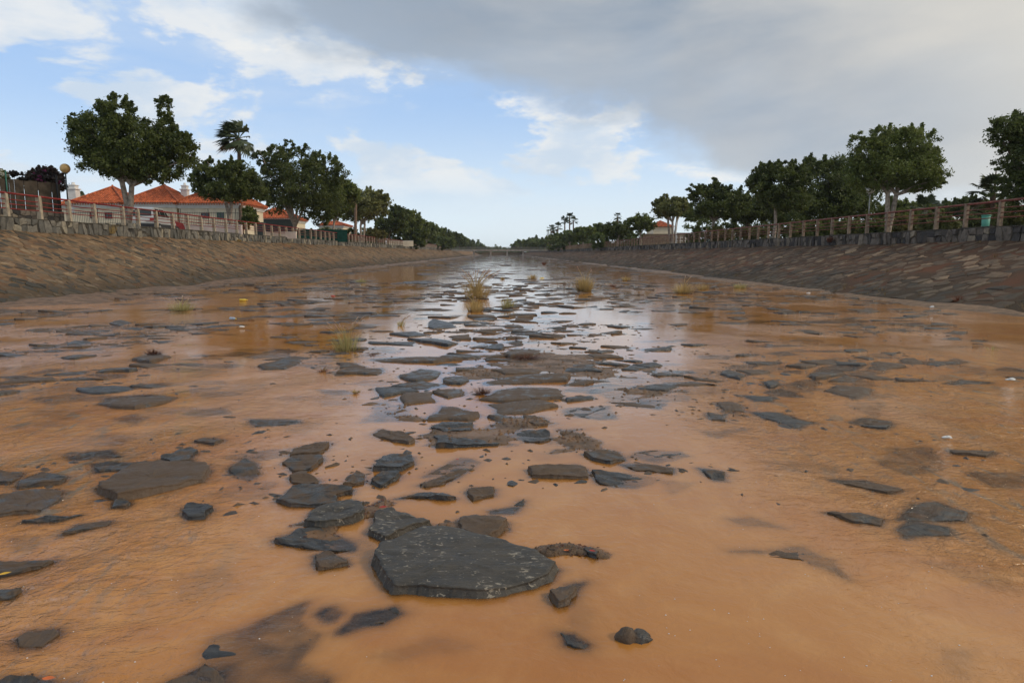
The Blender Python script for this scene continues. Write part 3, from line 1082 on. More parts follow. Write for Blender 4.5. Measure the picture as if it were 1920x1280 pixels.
# ---- put the bed stones in the scene: prominent loose slabs are things, the 300 largest paving stones are parts, the rest is one part
LOOSE = {
    'A': 'biggest dark flat slab in the foreground with pale lichen flecks',
    'B': 'dark slab touching the far left edge of the biggest foreground slab',
    'C': 'brown mud-smeared slab left of the biggest foreground slab and behind the layered one',
    'D': 'layered slate with brown streaks washed by water left of the biggest slab',
    'E': 'small ragged dark rock just below the layered slate at the rapids',
    'F': 'glossy blue-grey wedge-shaped rock directly behind the biggest foreground slab',
    'G': 'long glossy slate with pale chipped front edge left of centre',
    'H': 'dark angular slate with a notched left side behind the slab chain',
    'K': 'smooth glossy elongated slate tilting to the right in the stony strip',
    'N': 'large pointed blue-grey slate with ribbed top in the stony strip',
    'O': 'flat grey five-sided slate alone at the right of the stony strip',
    'P': 'small rounded flat stone alone in calm water behind the wedge-shaped rock',
    'Q': 'long low dark slab in calm water right of centre',
    'R': 'thin crescent of wet stone barely above the water near the wedge-shaped rock',
    'V': 'small faceted dark rock off the right tip of the biggest slab',
    'V2': 'tiny pointed stone touching the small faceted rock',
    'X': 'small narrow rock in calm water left of the lumpy foreground rock',
    'Y': 'tiny dark stone with a red leaf right of the biggest slab',
    'AA': 'large elongated dark slab with a pale pitted left end on the left side',
    'AB': 'dark hump of stone with brown mud on it behind the large left slab',
    'AD': 'rounded grey slate at the far left above the ring-shaped one',
    'AE': 'wide slate at the left edge with a pool of water on its top',
    'AF': 'upright diamond-shaped stone with a brown top in running water',
    'AG': 'small dark isolated rock in calm water below the large left slab',
    'AH': 'small pointed rock under the pitted end of the large left slab',
    'AI': 'small pointed dark rock alone behind the large left slab',
    'AJ': 'long flat dark rock in the rippled water on the left',
    'AL': 'curved rim of submerged stone in the orange water on the left',
    'AN': 'dark slab at the left edge carrying a small yellow leaf',
    'AP': 'low dark stone cut by the left edge below the yellow leaf slab',
    'AQ': 'dark rounded rock alone in the lower left foreground',
    'AR': 'dark rock in the bottom left corner with an orange leaf on it',
    'AS': 'jagged dark rock at the bottom edge left of centre',
    'BA': 'dark domed mud-covered stone at the edge of the calm pool right of centre',
    'BD': 'long narrow slate with a red-brown end in the right foreground stream',
    'BE': 'arched grey slate splitting the stream at the right',
    'BF': 'flat grey slate just in front of the arched one at the right',
    'BN': 'small round dark stone standing out of the rippled water right of centre',
    'DA': 'dark slab heaped with dead brown plants in the bright water at left',
    'DC': 'small dark hump of stone far left near the muddy foot of the bank',
}
rs = np.random.default_rng(21)
hands = [s for s in stones if s.get('hand') in LOOSE]
by_obj = {}
for s in hands:
    me = mesh_np('slab', s['V'], s['F'], M['lichen'] if s['hand'] in ('A', 'B', 'C') else M['slate'], np.full(len(s['F']), rs.random()), s['hand'] != 'zz')
    o = link('slab' if s['hand'] in 'ABCDGQ' or s['hand'] in ('AA', 'AE', 'AN', 'DA') else 'rock', me)
    by_obj[o.name] = s
    tag(o, LOOSE[s['hand']], 'slab' if o.name.startswith('slab') else 'rock')


def crisp(me, s):
    sm = np.ones(len(me.polygons), dtype=bool)
    sm[:3 * len(s['rpoly'])] = False
    me.polygons.foreach_set('use_smooth', sm)


for o in [q for q in C.objects if q.get('category') in ('slab', 'rock')]:
    s = by_obj[o.name]
    crisp(o.data, s)
rest = sorted([s for s in stones if s.get('hand') not in LOOSE], key=lambda s: -(s['size'] + (0.05 if s.get('hand') else 0)))
for s in rest[:299]:
    me = mesh_np('stone', s['V'], s['F'], M['slate'], np.full(len(s['F']), rs.random()), True)
    crisp(me, s)
    link('stone', me, riverbed)


def join_stones(lst):
    V, Fc, Rn, o = [], [], [], 0
    for (v, f, r) in lst:
        V.append(v)
        Fc += [tuple(i + o for i in q) for q in f]
        Rn += [r] * len(f)
        o += len(v)
    return np.vstack(V), Fc, Rn


small = [(s['V'], s['F'], float(rs.random())) for s in rest[299:]]
# broken chips lying between the larger stones
emer = [s for s in stones if s['top'] > 0.0 and 4.2 < s['c'][1] < 15]
for k in range(3400):
    s = emer[rng.randrange(len(emer))]
    sg_ = 0.16 + 0.32 * rng.random()
    x, y = s['c'][0] + rng.gauss(0, sg_) * 1.3, s['c'][1] + rng.gauss(0, sg_)
    r0 = rng.choice((.02, .03, .03, .045, .07)) * rng.uniform(.7, 1.3) * (0.75 + y * 0.035)
    m = rng.choice((4, 5, 6))
    ph, el = rng.uniform(0, 6.28), rng.uniform(.45, .95)
    rot = rng.uniform(0, 3.14)
    poly = []
    for j in range(m):
        a = 2 * math.pi * (j + rng.uniform(-.3, .3)) / m
        u, v = r0 * 1.3 * math.cos(a), r0 * el * math.sin(a)
        poly.append((x + u * math.cos(rot) - v * math.sin(rot), y + u * math.sin(rot) + v * math.cos(rot)))
    v, f = slab(poly, rng.uniform(.001, .012), -0.05, rng, (1.0,), 0.004, (rng.uniform(-.12, .12), rng.uniform(-.12, .12)), 0.015)
    small.append((v, f, rng.random()))
# far stones, low and flat
yy = 34.0
while yy < YEND - 10:
    k = 0.85 + yy * 0.006
    n = int(26.6 / k)
    for i in range(n):
        if rng.random() < 0.42:
            continue
        x = -13.9 + 26.4 * (i + rng.random()) / n
        y = yy + rng.uniform(-.5, .5) * k
        if float(fbm(np.array([x]), np.array([y * 0.5]), 3.0, 44, 2)[0]) < 0.47 and abs(x) < 12:
            continue
        rr = k * rng.uniform(.22, .55)
        m = 6
        poly = [(x + rr * 1.25 * math.cos(2 * math.pi * (j + rng.uniform(-.3, .3)) / m) * rng.uniform(.7, 1.1), y + rr * math.sin(2 * math.pi * (j + rng.uniform(-.3, .3)) / m) * rng.uniform(.7, 1.1)) for j in range(m)]
        v, f = slab(poly, rng.uniform(.008, .04), -0.1, rng, (1.0,), 0.008, (0, 0), 0.06)
        small.append((v, f, rng.random()))
    yy += k * 0.9
v, f, r_ = join_stones(small)
link('small_stones', mesh_np('small_stones', v, f, M['slate'], r_, False), riverbed, 'stuff')

# pebbles and crumbs of rock in the mud bars
peb = MB()
for k in range(1700):
    b = BARS[rng.randrange(len(BARS))]
    x, y = b[0] + rng.gauss(0, .75) * b[2], b[1] + rng.gauss(0, .75) * b[3]
    z = float(bed_z(np.array([x]), np.array([y]))[0])
    if z < -0.008:
        continue
    r0 = rng.uniform(.003, .012) * (1 if y < 5 else 1.8)
    top = (x + rng.uniform(-.3, .3) * r0, y, z + r0 * .9)
    ring = [(x + r0 * rng.uniform(.7, 1.3) * math.cos(t), y + r0 * rng.uniform(.7, 1.3) * math.sin(t), z - .002) for t in (0, 1.26, 2.5, 3.8, 5.0)]
    peb.add(ring + [top], [(i, (i + 1) % 5, 5) for i in range(5)], rng.random())
peb.build('gravel', M['mud'], riverbed, kind='stuff')


# the lumpy rock: two joined humps
def lump(name, cx, cy, rx, ry, h, seed, label, two=True):
    n, m = 30, 14
    vs, fs = [], []
    for j in range(m + 1):
        ph = (j / m) * (math.pi / 2 + 0.35)
        for i in range(n):
            th = 2 * math.pi * i / n
            r = math.sin(min(ph, math.pi / 2)) if ph < math.pi / 2 else 1.0 + (ph - math.pi / 2) * 0.3
            x, y = math.cos(th) * r, math.sin(th) * r
            z = math.cos(ph)
            waist = 1.0 - (0.32 * math.exp(-(x / 0.16) ** 2) if two else 0)
            nn = float(fbm(np.array([x * 2 + seed]), np.array([y * 2 + z]), 0.7, seed)[0]) - 0.5
            q = 1 + nn * 0.42
            vs.append((cx + x * rx * q, cy + y * ry * waist * q, max(-0.1, z * h * (waist ** 0.6) * q * (1.1 if x < 0 else 0.85) - 0.005)))
    for j in range(m):
        for i in range(n):
            a, b = j * n + i, j * n + (i + 1) % n
            fs.append((a, a + n, b + n, b))
    me = mesh_np(name, np.array(vs), fs, M['lichen'] if False else M['slate'], [0.35] * len(fs), True)
    o = link(name, me)
    tag(o, label, 'rock')
    return o


_c = G(1188, 1196)
_e = G(1224, 1196)
lump('rock', _c[0], _c[1], _e[0] - _c[0], (_e[0] - _c[0]) * 0.62, 0.045, 6, 'small lumpy double-humped dark rock alone in the calm orange foreground water')


# ---- banks
def bank_frame(side):
    if side < 0:
        x0, x1, h = LT, LW, LH
    else:
        x0, x1, h = RT, RW, RH
    L = math.hypot(x1 - x0, h)
    ux, uz = (x1 - x0) / L, h / L
    nx, nz = (-uz, ux) if ux > 0 else (uz, -ux)

    def fr(V):
        s, t, w = V[:, 0], V[:, 1], V[:, 2]
        und = (fbm(s, t, 2.5, 80 + side, 3) - 0.5) * 0.16
        return np.c_[x0 + ux * s + nx * (w + und), t, uz * s + nz * (w + und)]
    return fr, L


def build_bank(side, mname, sname, bname):
    fr, L = bank_frame(side)
    # sheet, running a little under the bed edge
    ss_ = np.linspace(-0.45, L + 0.12, 22)
    ts = np.concatenate([np.linspace(3, 80, 220), np.linspace(80, YEND, 160)[1:]])
    S_, T_ = np.meshgrid(ss_, ts)
    V = fr(np.c_[S_.ravel(), T_.ravel(), np.zeros(S_.size)])
    idx = np.arange(S_.size).reshape(S_.shape)
    q = np.stack([idx[:-1, :-1], idx[:-1, 1:], idx[1:, 1:], idx[1:, :-1]], -1).reshape(-1, 4)
    if side < 0:
        q = q[:, ::-1]
    bank = link(bname, mesh_np(bname, V, q, M[mname], None, True), kind='structure')
    rg = random.Random(17 + side)
    out = []
    # stones, smaller cells near, larger further up
    k0 = 0.40 if side < 0 else 0.50
    for (ya, yb, k, gap) in ((6, 60, k0, 0.022), (60, 130, k0 * 1.15, 0.03), (130, 300, 0.7, 0.05)):
        st = []
        y = ya
        rw = 0
        while y < yb:
            s = 0.05 + (rw % 2) * k * .5
            while s < L:
                st.append((s + rg.uniform(-.5, .5) * k, y + rg.uniform(-.48, .48) * k))
                s += k * 1.12
            y += k * 0.88
            rw += 1
        cl = voronoi_cells(st, k * 2.2, (0.02, L - 0.02, ya - .3, yb + .3))
        for i, poly in enumerate(cl):
            if len(poly) < 3:
                continue
            if rg.random() < (0.15 if side < 0 else 0.17):
                continue
            a = shrink(poly, gap * rg.choice((.6, .9, 1.4, 2.2, 3.4)), rg, k * 0.13)
            if a is None or abs(area(a)) < 0.012:
                continue
            c = np.mean(np.array(a), 0)
            near = c[1] < 45
            if near:
                a = rough_outline(a, 1, 0.08, rg)
            elif len(a) > 6:
                a = a[:6] if area(a[:6]) * area(a) > 0 else a
            top = rg.choice((-.006, .0, .006, .014, .028)) + rg.uniform(0, .008)
            v, f = slab(a, top, -0.1, rg, (1.0, 0.8) if near else (1.0,), 0.007, (rg.uniform(-.05, .05), rg.uniform(-.05, .05)), 0.02, fr)
            out.append((abs(area(a)) ** .5 / max(10, c[1]) ** 1.5, v, f, rg.random()))
    out.sort(key=lambda o: -o[0])
    # only what stands inside the view counts as one of the 300
    vis = [o for o in out if abs(o[1][0][0]) < 0.80 * o[1][0][1]]
    hid = [o for o in out if not abs(o[1][0][0]) < 0.80 * o[1][0][1]]
    for (_, v, f, r) in vis[:299]:
        link('stone', mesh_np('stone', v, f, M[sname], [r] * len(f), False), bank)
    v, f, r = join_stones([(o[1], o[2], o[3]) for o in vis[299:] + hid])
    link('small_stones', mesh_np('small_stones', v, f, M[sname], r, False), bank, 'stuff')
    return bank


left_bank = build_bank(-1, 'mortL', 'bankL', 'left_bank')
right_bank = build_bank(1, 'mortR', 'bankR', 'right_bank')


# dry weeds rooted in the joints
def bank_weeds(side, bank):
    fr, L = bank_frame(side)
    r = random.Random(70 + side)
    V, Fc, T = [], [], []
    for k in range(260):
        s_ = r.choice((L - r.uniform(0, .5), r.uniform(0, .8), r.uniform(0, L)))
        y = 14 + 110 * r.random() ** 1.6
        p = fr(np.array([[s_, y, 0.0]]))[0]
        h = r.uniform(.04, .17)
        for j in range(16):
            a = r.uniform(0, 6.28)
            q = r.random()
            bx, by = p[0] + .10 * q * math.cos(a), p[1] + .10 * q * math.sin(a)
            zb = p[2] + (bx - p[0]) * ((LH / (LW - LT)) if side < 0 else (RH / (RW - RT)))
            o = len(V)
            V += [(bx - .006, by, zb - .02), (bx + .006, by, zb - .02), (bx + .12 * q * math.cos(a), by + .1 * q * math.sin(a), zb + h * r.uniform(.5, 1.1))]
            Fc.append((o, o + 1, o + 2))
            T.append(r.random())
    link('weeds', mesh_np('weeds', np.array(V), Fc, M['weed'], T), bank, 'stuff')


M['weed'] = mat_leaf('dry_weeds', (0.10, 0.065, 0.03), (0.34, 0.24, 0.11), .3)
bank_weeds(-1, left_bank)
bank_weeds(1, right_bank)


# ---- retaining walls on top of the banks
def build_wall(side, label, mat):
    x, z0, z1 = (LW, LH, LG) if side < 0 else (RW, RH, RG)
    sg = -1 if side < 0 else 1
    w = thing('stone_wall', label, 'stone wall', (x, 8, z0))
    core = MB()
    core.box(min(x + sg * .04, x + sg * .5), max(x + sg * .04, x + sg * .5), 6, YEND, z0 - .3, z1 - 0.03)
    core.build('mortar_core', M['wall_mortar'], w)
    rg = random.Random(31 + side)
    lst = []

    def fr(V):
        return np.c_[x + sg * 0.05 - sg * V[:, 2], V[:, 0], V[:, 1]]
    y = 6.0
    st = []
    while y < 210:
        k = rg.uniform(.30, .50) if y < 70 else 0.55
        n = rg.random()
        H = z1 - z0
        if n < 0.62:
            st.append((y + k / 2, z0 + H * .5 + rg.uniform(-.05, .05)))
        else:
            st.append((y + k / 2 + rg.uniform(-.05, .05), z0 + H * rg.uniform(.66, .8)))
            st.append((y + k / 2 + rg.uniform(-.05, .05), z0 + H * rg.uniform(.2, .34)))
        y += k
    cl = voronoi_cells(st, 1.0, (5.8, 211, z0 - 0.05, z1))
    for poly in cl:
        if len(poly) < 3:
            continue
        a = shrink(poly, rg.uniform(.015, .04), rg, 0.015)
        if a is None:
            continue
        c = np.mean(np.array(a), 0)
        if c[0] < 60:
            a = rough_outline(a, 1, 0.07, rg)
        v, f = slab(a, rg.uniform(.015, .10), -.05, rg, (1.0, .75) if c[0] < 70 else (1.0,), .016, (rg.uniform(-.25, .25), rg.uniform(-.2, .2)), .01, fr)
        if sg < 0:
            f = [q[::-1] for q in f]
        lst.append((c[0], v, f, rg.random()))
    lst.sort(key=lambda o: o[0])
    vis = [o for o in lst if o[0] > abs(x) / 0.80]
    hid = [o for o in lst if o[0] <= abs(x) / 0.80]
    for (_, v, f, r) in vis[:299]:
        link('stone', mesh_np('stone', v, f, M[mat], [r] * len(f), False), w)
    v, f, r = join_stones([o[1:] for o in vis[299:] + hid])
    link('small_stones', mesh_np('small_stones', v, f, M[mat], r, False), w, 'stuff')
    # rough cap of mortar and rubble
    cap = MB()
    y = 6.0
    while y < YEND:
        d = rg.uniform(.5, 1.4) if y < 90 else 6
        h = rg.uniform(-.012, .035)
        xa, xb = x - sg * .0, x + sg * .52
        cap.box(min(xa, xb), max(xa, xb), y, y + d - .012, z1 - .028, z1 + .012 + h)
        y += d
    cap.build('cap', M['wall_mortar'], w)
    return w


wall_l = build_wall(-1, 'low retaining wall of upright rubble stones along the left bank under the red fence', 'wall_stone')
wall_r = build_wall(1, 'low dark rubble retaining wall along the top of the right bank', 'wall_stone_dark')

# ---- ground behind the walls, out to the horizon
for (nm, x0, x1, z) in (('left_promenade', -1600, LW - .42, LGROUND), ('right_promenade', RW + .42, 1600, RGROUND)):
    g = MB()
    near = x1 if x0 < -100 else x0
    mid = near - 6 if x0 < -100 else near + 6
    a, b = sorted((near, mid))
    g.add([(a, -30, z), (b, -30, z), (b, YEND, z), (a, YEND, z)], [(0, 1, 2, 3)])
    g.build(nm, M['paving'], kind='structure')
    h = MB()
    a, b = (x0, mid) if x0 < -100 else (mid, x1)
    h.add([(a, -30, z), (b, -30, z), (b, YEND, z), (a, YEND, z)], [(0, 1, 2, 3)])
    h.build('left_ground' if x0 < -100 else 'right_ground', M['earth'], kind='structure')
g = MB()
g.add([(-1600, YEND, 1.9), (1600, YEND, 1.9), (1600, 1680, 1.9), (-1600, 1680, 1.9), (-1600, YEND, -0.6), (1600, YEND, -0.6)], [(0, 1, 2, 3), (4, 5, 1, 0)])
g.build('far_ground', M['earth'], kind='structure')

# ------------------------------------------------------------------ fences along both walls
def build_fence(side, label):
    if side < 0:
        x, z, y0, dy, yend, rail_m, post_m = LW - .12, LG + .01, 10.15, 2.01, 268, 'red_paint', 'concrete'
    else:
        x, z, y0, dy, yend, rail_m, post_m = RW + .14, RG + .01, 9.1, 1.90, 268, 'rust_paint', 'concrete_brown'
    sg = -1 if side < 0 else 1
    f = thing('fence', label, 'fence', (x, y0, z))
    rg = random.Random(3 + side)
    y = y0
    ys = []
    bevel = None
    while y < yend:
        ys.append(y)
        y += dy
    post = MB()
    # post: wide foot, shoulder leaning over the walk, bevelled head
    prof = [(-.09, 0), (.09, 0), (.085, .70), (.075, .93), (.045, 1.0), (-.075, 1.0), (-.10, .95), (-.09, .70)]
    w = .075 if side < 0 else .062
    if side > 0:
        prof = [(p * .8, q) for p, q in prof]
    n = len(prof)
    vs = [(p[0] * 1.0, -w, p[1]) for p in prof] + [(p[0], w, p[1]) for p in prof]
    fs = [tuple(range(n)), tuple(range(2 * n - 1, n - 1, -1))] + [(i, i + n, (i + 1) % n + n, (i + 1) % n) for i in range(n)]
    post.add(vs, fs)
    pm = post.mesh('post', M[post_m])
    inv = parent_inv(f)
    for k, y in enumerate(ys):
        if side < 0 and abs(y - 36.3) < .2:
            y += .5
        o = bpy.data.objects.new('post', pm)
        C.objects.link(o)
        o.parent = f
        o.matrix_parent_inverse = inv
        o.location = (x + rg.uniform(-.02, .02), y + rg.uniform(-.03, .03), z - rg.uniform(0, .03))
        o.rotation_euler = (rg.uniform(-.02, .02), rg.uniform(-.015, .015) + (0.02 * sg), rg.uniform(-.05, .05))
    for (h, r) in ((.965, .042), (.72, .021), (.54, .021), (.36, .021)):
        rl = MB()
        pts = []
        for k, y in enumerate(ys):
            j = .012 if h < .9 else .006
            pts.append((x + rg.uniform(-j, j), y, z + h + rg.uniform(-j, j)))
            pts.append((x + rg.uniform(-j, j), y + dy * .5, z + h + rg.uniform(-j, j) - (.012 if h < .9 else .004)))
        rl.tube(pts[:-1], r, 6 if h < .9 else 8, True, rg.random())
        rl.build('top_rail' if h > .9 else 'rail', M[rail_m], f, True)
    return f


fence_l = build_fence(-1, 'long fence of pale concrete posts with red pipe rails on the left wall')
fence_r = build_fence(1, 'long fence of brown concrete posts with rusty rails on the right wall')


# ------------------------------------------------------------------ vegetation
def leaf_quads(cen, size, r, up=0.0, asp=1.7):
    """random leaf quads at the given centres"""
    n = len(cen)
    a = r.normal(size=(n, 3))
    a[:, 2] += up
    a /= np.linalg.norm(a, axis=1, keepdims=True)
    b = np.cross(a, r.normal(size=(n, 3)))
    b /= np.linalg.norm(b, axis=1, keepdims=True) + 1e-9
    c = np.cross(a, b)
    s = size * r.uniform(.6, 1.3, (n, 1))
    b = b * s * asp * .5
    c = c * s * .5
    V = np.stack([cen - b, cen + c * .9 - b * .1, cen + b, cen - c * .9 + b * .1], 1).reshape(-1, 3)
    Fq = np.arange(4 * n).reshape(n, 4)
    return V, Fq


def crown_points(blobs, n, r, clump=.2, spikes=0, fill=.25, ragged=1.0):
    """leaf centres in clumps on and in ellipsoids (cx,cy,cz,rx,ry,rz); returns points, tints"""
    blobs = np.array(blobs, dtype=float)
    ar = (blobs[:, 3] * blobs[:, 5] + blobs[:, 4] * blobs[:, 5] + blobs[:, 3] * blobs[:, 4])
    pr = ar / ar.sum()
    P, T = [], []
    for b, p in zip(blobs, pr):
        m = int(n * p)
        rad = (b[3] * b[4] * b[5]) ** (1 / 3)
        nc = max(8, int(m / 55))
        d = r.normal(size=(nc, 3))
        d /= np.linalg.norm(d, axis=1, keepdims=True)
        # clumps mostly on the shell, a share inside
        rr = np.where(r.random(nc) < fill, r.uniform(.25, .8, nc), r.uniform(.78, 1.0 + .13 * ragged, nc))
        low = d[:, 2] < -.35
        rr[low] *= r.uniform(.75, 1.0, low.sum())
        cc = b[:3] + d * rr[:, None] * b[3:6]
        tint = r.random(nc)
        k = r.integers(0, nc, m)
        sg = clump * rad * r.uniform(.45, 1.25, nc)
        off = r.normal(size=(m, 3)) * sg[k][:, None] * .62
        off[:, 2] *= .8
        P.append(cc[k] + off)
        T.append(np.clip(tint[k] * .75 + r.random(m) * .25, 0, 1))
        if spikes:
            ns = max(2, int(spikes * (ar[0] and p) * 3 + spikes / len(blobs)))
            for _ in range(ns):
                dd = r.normal(size=3)
                dd[2] = abs(dd[2]) * .9 + .25
                dd[1] *= .5
                dd /= np.linalg.norm(dd)
                st = b[:3] + dd * b[3:6] * .88
                dirv = dd * .6 + np.array([r.normal() * .18, 0, .65])
                dirv /= np.linalg.norm(dirv)
                ln = rad * r.uniform(.25, .55)
                mm = int(m / nc * 3.0) + 10
                t = r.random(mm) ** 0.8
                P.append(st + dirv * (t * ln)[:, None] + r.normal(size=(mm, 3)) * (rad * .075 * (1.15 - .8 * t))[:, None])
                T.append(np.full(mm, r.random() * .8 + .1))
    return np.vstack(P), np.concatenate(T)


def trunk_mesh(base, blobs, rad, seed, split=.45, stems=1, sway=.12, limbs=7):
    rg = random.Random(seed)
    tb = MB()
    base = Vector(base)
    cs = [Vector(b[:3]) for b in blobs]
    cm = sum(cs, Vector()) / len(cs)
    low = min(b[2] - b[5] for b in blobs)
    for s in range(stems):
        o = Vector((rg.uniform(-1, 1), rg.uniform(-.5, .5), 0)) * rad * (0.9 if stems > 1 else 0)
        fork = base + (cm - base) * 0
        fork = Vector((base.x + (cm.x - base.x) * .25 + (s - (stems - 1) / 2) * rad * 3.2, base.y + o.y, base.z + (low - base.z) * (split + .5) * rg.uniform(.9, 1.0)))
        mid = base.lerp(fork, .5) + Vector((rg.uniform(-1, 1) * sway, rg.uniform(-1, 1) * sway, 0)) * .6 + o
        tb.tube([base + o + Vector((0, 0, -.15)), base + o * 1.0 + Vector((0, 0, .12)), mid, fork], [rad * 1.55, rad * 1.1, rad * .9, rad * .78], 9, False, rg.random())
        mine = [c for i, c in enumerate(cs) if i % stems == s] or cs
        for k in range(limbs):
            c = mine[k % len(mine)]
            e = c + Vector([rg.uniform(-.45, .45) * q for q in (1.3, 1.3, .8)])
            m1 = fork.lerp(e, .45) + Vector((rg.uniform(-.15, .15), rg.uniform(-.15, .15), -.05 + rg.uniform(0, .2)))
            tb.tube([fork + Vector((0, 0, -.1)), m1, e], [rad * .6, rad * .33, rad * .12], 6, False, rg.random())
    return tb


def tree(name, label, base, blobs, n, leaf, mat, rad=.17, bark='bark', seed=1, spikes=0, clump=.2, stems=1, group=None, fill=.25, split=.45, cat='tree', limbs=7, up=0.0):
    r = np.random.default_rng(seed)
    t = thing(name, label, cat, tuple(base), 0, group)
    if rad > 0:
        trunk_mesh(base, blobs, rad, seed, split, stems, limbs=limbs).build('trunk', M[bark], t, True)
    P, T = crown_points(blobs, n, r, clump, spikes, fill)
    V, Fq = leaf_quads(P, leaf, r, up)
    link('crown' if rad > 0 else 'foliage', mesh_np('crown', V, Fq, M[mat], T), t)
    return t


def B(specs, Y, depth=.85, dy=0.0):
    """measured crown lobes (px, py, rx, ry) standing at distance Y"""
    out = []
    for i, q in enumerate(specs):
        px, py, rx, ry = q[:4]
        yo = q[4] if len(q) > 4 else 0.0
        c = at(px, py, Y + yo)
        s = (Y + yo) / 1280.0
        out.append((c.x, Y + yo, c.z, rx * s, max(rx, ry) * s * depth, ry * s))
    return out


def foot(px, Y, side):
    z = LGROUND if side < 0 else RGROUND
    c = at(px, 474, Y)
    return (c.x, Y, z)


# --- left row
tree('ficus_tree', 'big dark tree with pale forked trunk and two-humped spiky crown at far left',
     foot(243, 38.5, -1), B([(192, 262, 54, 44), (158, 243, 22, 22), (135, 222, 10, 8), (160, 270, 32, 24), (215, 222, 34, 36), (250, 280, 55, 52), (306, 262, 30, 36), (308, 214, 13, 30), (318, 290, 44, 42), (345, 285, 22, 22), (230, 312, 62, 22), (290, 325, 42, 20), (205, 300, 40, 24), (352, 262, 7, 14), (188, 205, 10, 14), (216, 190, 10, 14)], 38.5, .8), 56000, .088, 'leaf_dark', .17, 'bark', 5, 26, .20, 2, split=.62)
tree('ficus_tree', 'dark round-crowned tree right of the big two-humped one with twisted pale trunk',
     foot(437, 54, -1), B([(398, 340, 34, 28), (372, 338, 16, 14), (440, 340, 36, 32), (428, 360, 50, 16), (392, 312, 14, 14), (436, 312, 20, 14), (470, 350, 22, 24), (380, 325, 18, 14)], 54), 28000, .11, 'leaf_dark', .15, 'bark', 6, 8, .2, 2, split=.6)
tree('ficus_tree', 'wide dark tree with jagged top growing just right of the tall palm',
     foot(553, 70, -1), B([(548, 325, 46, 34), (500, 298, 26, 14), (480, 290, 14, 8), (520, 300, 26, 24), (543, 280, 9, 16), (575, 298, 20, 22), (610, 325, 34, 28), (560, 362, 62, 32), (520, 375, 38, 22), (600, 375, 42, 34), (632, 318, 12, 14), (590, 310, 22, 20), (500, 350, 30, 28), (600, 405, 28, 16)], 70), 38000, .135, 'leaf_dark', .24, 'bark', 7, 14, .2, 1, split=.5)
tree('ficus_tree', 'dark green tree with a thin pale trunk tucked behind the wide jagged one',
     foot(624, 86, -1), B([(636, 372, 34, 26), (620, 392, 26, 18), (655, 362, 20, 16), (640, 346, 16, 12)], 86), 14000, .2, 'leaf_mid', .16, 'bark', 8, 5)
tree('laurel_tree', 'light olive-green tree with two pale stems in the left row',
     foot(677, 104, -1), B([(684, 388, 38, 24), (660, 395, 26, 20), (708, 382, 22, 22), (690, 372, 26, 12), (722, 378, 9, 12)], 104), 16000, .22, 'leaf_olive', .2, 'bark', 9, 4, .24, 2)
tree('ficus_tree', 'dark tree peeking out behind the light olive-green one on the left',
     foot(728, 128, -1), B([(738, 410, 26, 18), (745, 395, 12, 9), (725, 425, 22, 14)], 128), 9000, .27, 'leaf_dark', .2, 'bark_dark', 10, 3)
LROW = [(762, 150, 24, 20, 416, 'leaf_mid'), (780, 172, 22, 16, 426, 'leaf_mid'), (800, 198, 20, 15, 434, 'leaf_far'), (818, 226, 18, 12, 440, 'leaf_mid'), (833, 258, 15, 12, 445, 'leaf_far'), (850, 300, 14, 12, 450, 'leaf_dark'), (862, 340, 12, 12, 453, 'leaf_far'), (876, 400, 12, 9, 460, 'leaf_far')]
LL = ['bushy green tree left of centre standing fifth from the channel end', 'bushy green tree just right of the darkest small tree on the left', 'mid-distance green tree of the left row with flat top', 'small green tree far along the left bank', 'smaller green tree further along the left bank', 'spiky-topped dark tree near the far end of the left bank', 'last but one tree at the far end of the left row', 'last tree of the left row beside the distant bridge']
for i, (px, Y, rx, ry, cy, mt) in enumerate(LROW):
    tree('bushy_tree', LL[i], foot(px, Y, -1), B([(px, cy, rx, ry), (px - rx * .5, cy + ry * .3, rx * .7, ry * .7), (px + rx * .6, cy + ry * .35, rx * .6, ry * .65), (px + rx * .1, cy - ry * .6, rx * .35, ry * .5)], Y), 7000 if Y < 200 else 4000, .0021 * Y, mt, .2, 'bark', 30 + i, 3 if Y < 260 else 5)


# --- right row
tree('ficus_tree', 'tall spreading tree with a forked pale trunk at right, crown flat underneath',
     foot(1663, 38.3, 1), B([(1680, 320, 74, 34), (1700, 275, 50, 30), (1640, 300, 38, 40), (1615, 270, 18, 20), (1740, 305, 30, 26), (1750, 335, 26, 14), (1660, 258, 30, 18), (1700, 252, 26, 14), (1620, 335, 34, 26), (1720, 345, 45, 14)], 38.3, .8), 46000, .08, 'leaf_mid', .15, 'bark', 12, 12, .2, 2, split=.55)
tree('broad_tree', 'dark tree cut off by the right edge of the view',
     foot(1975, 34, 1), B([(1925, 250, 56, 36), (1895, 240, 36, 20), (1905, 300, 34, 40), (1960, 300, 60, 70), (1920, 345, 40, 30), (1985, 230, 50, 40), (1890, 270, 26, 14), (1945, 385, 45, 26), (1885, 365, 22, 20)], 34), 40000, .08, 'leaf_dark', .22, 'bark_dark', 13, 10)
tree('ficus_tree', 'very dark tree with bare pale trunk left of the dense green mass at right',
     foot(1449, 54, 1), B([(1452, 350, 46, 34), (1432, 335, 24, 26), (1462, 318, 26, 14), (1490, 345, 28, 30), (1490, 318, 8, 14), (1475, 375, 50, 22), (1416, 350, 16, 12)], 54), 30000, .115, 'leaf_dark', .14, 'bark', 14, 9, .18, split=.7)
tree('broad_tree', 'large dense green tree behind the forked one at right',
     foot(1548, 62, 1), B([(1545, 345, 54, 40), (1580, 330, 40, 34), (1520, 318, 26, 20), (1560, 385, 70, 24), (1600, 375, 50, 30)], 62), 28000, .14, 'leaf_dark', .25, 'bark_dark', 15, 6)
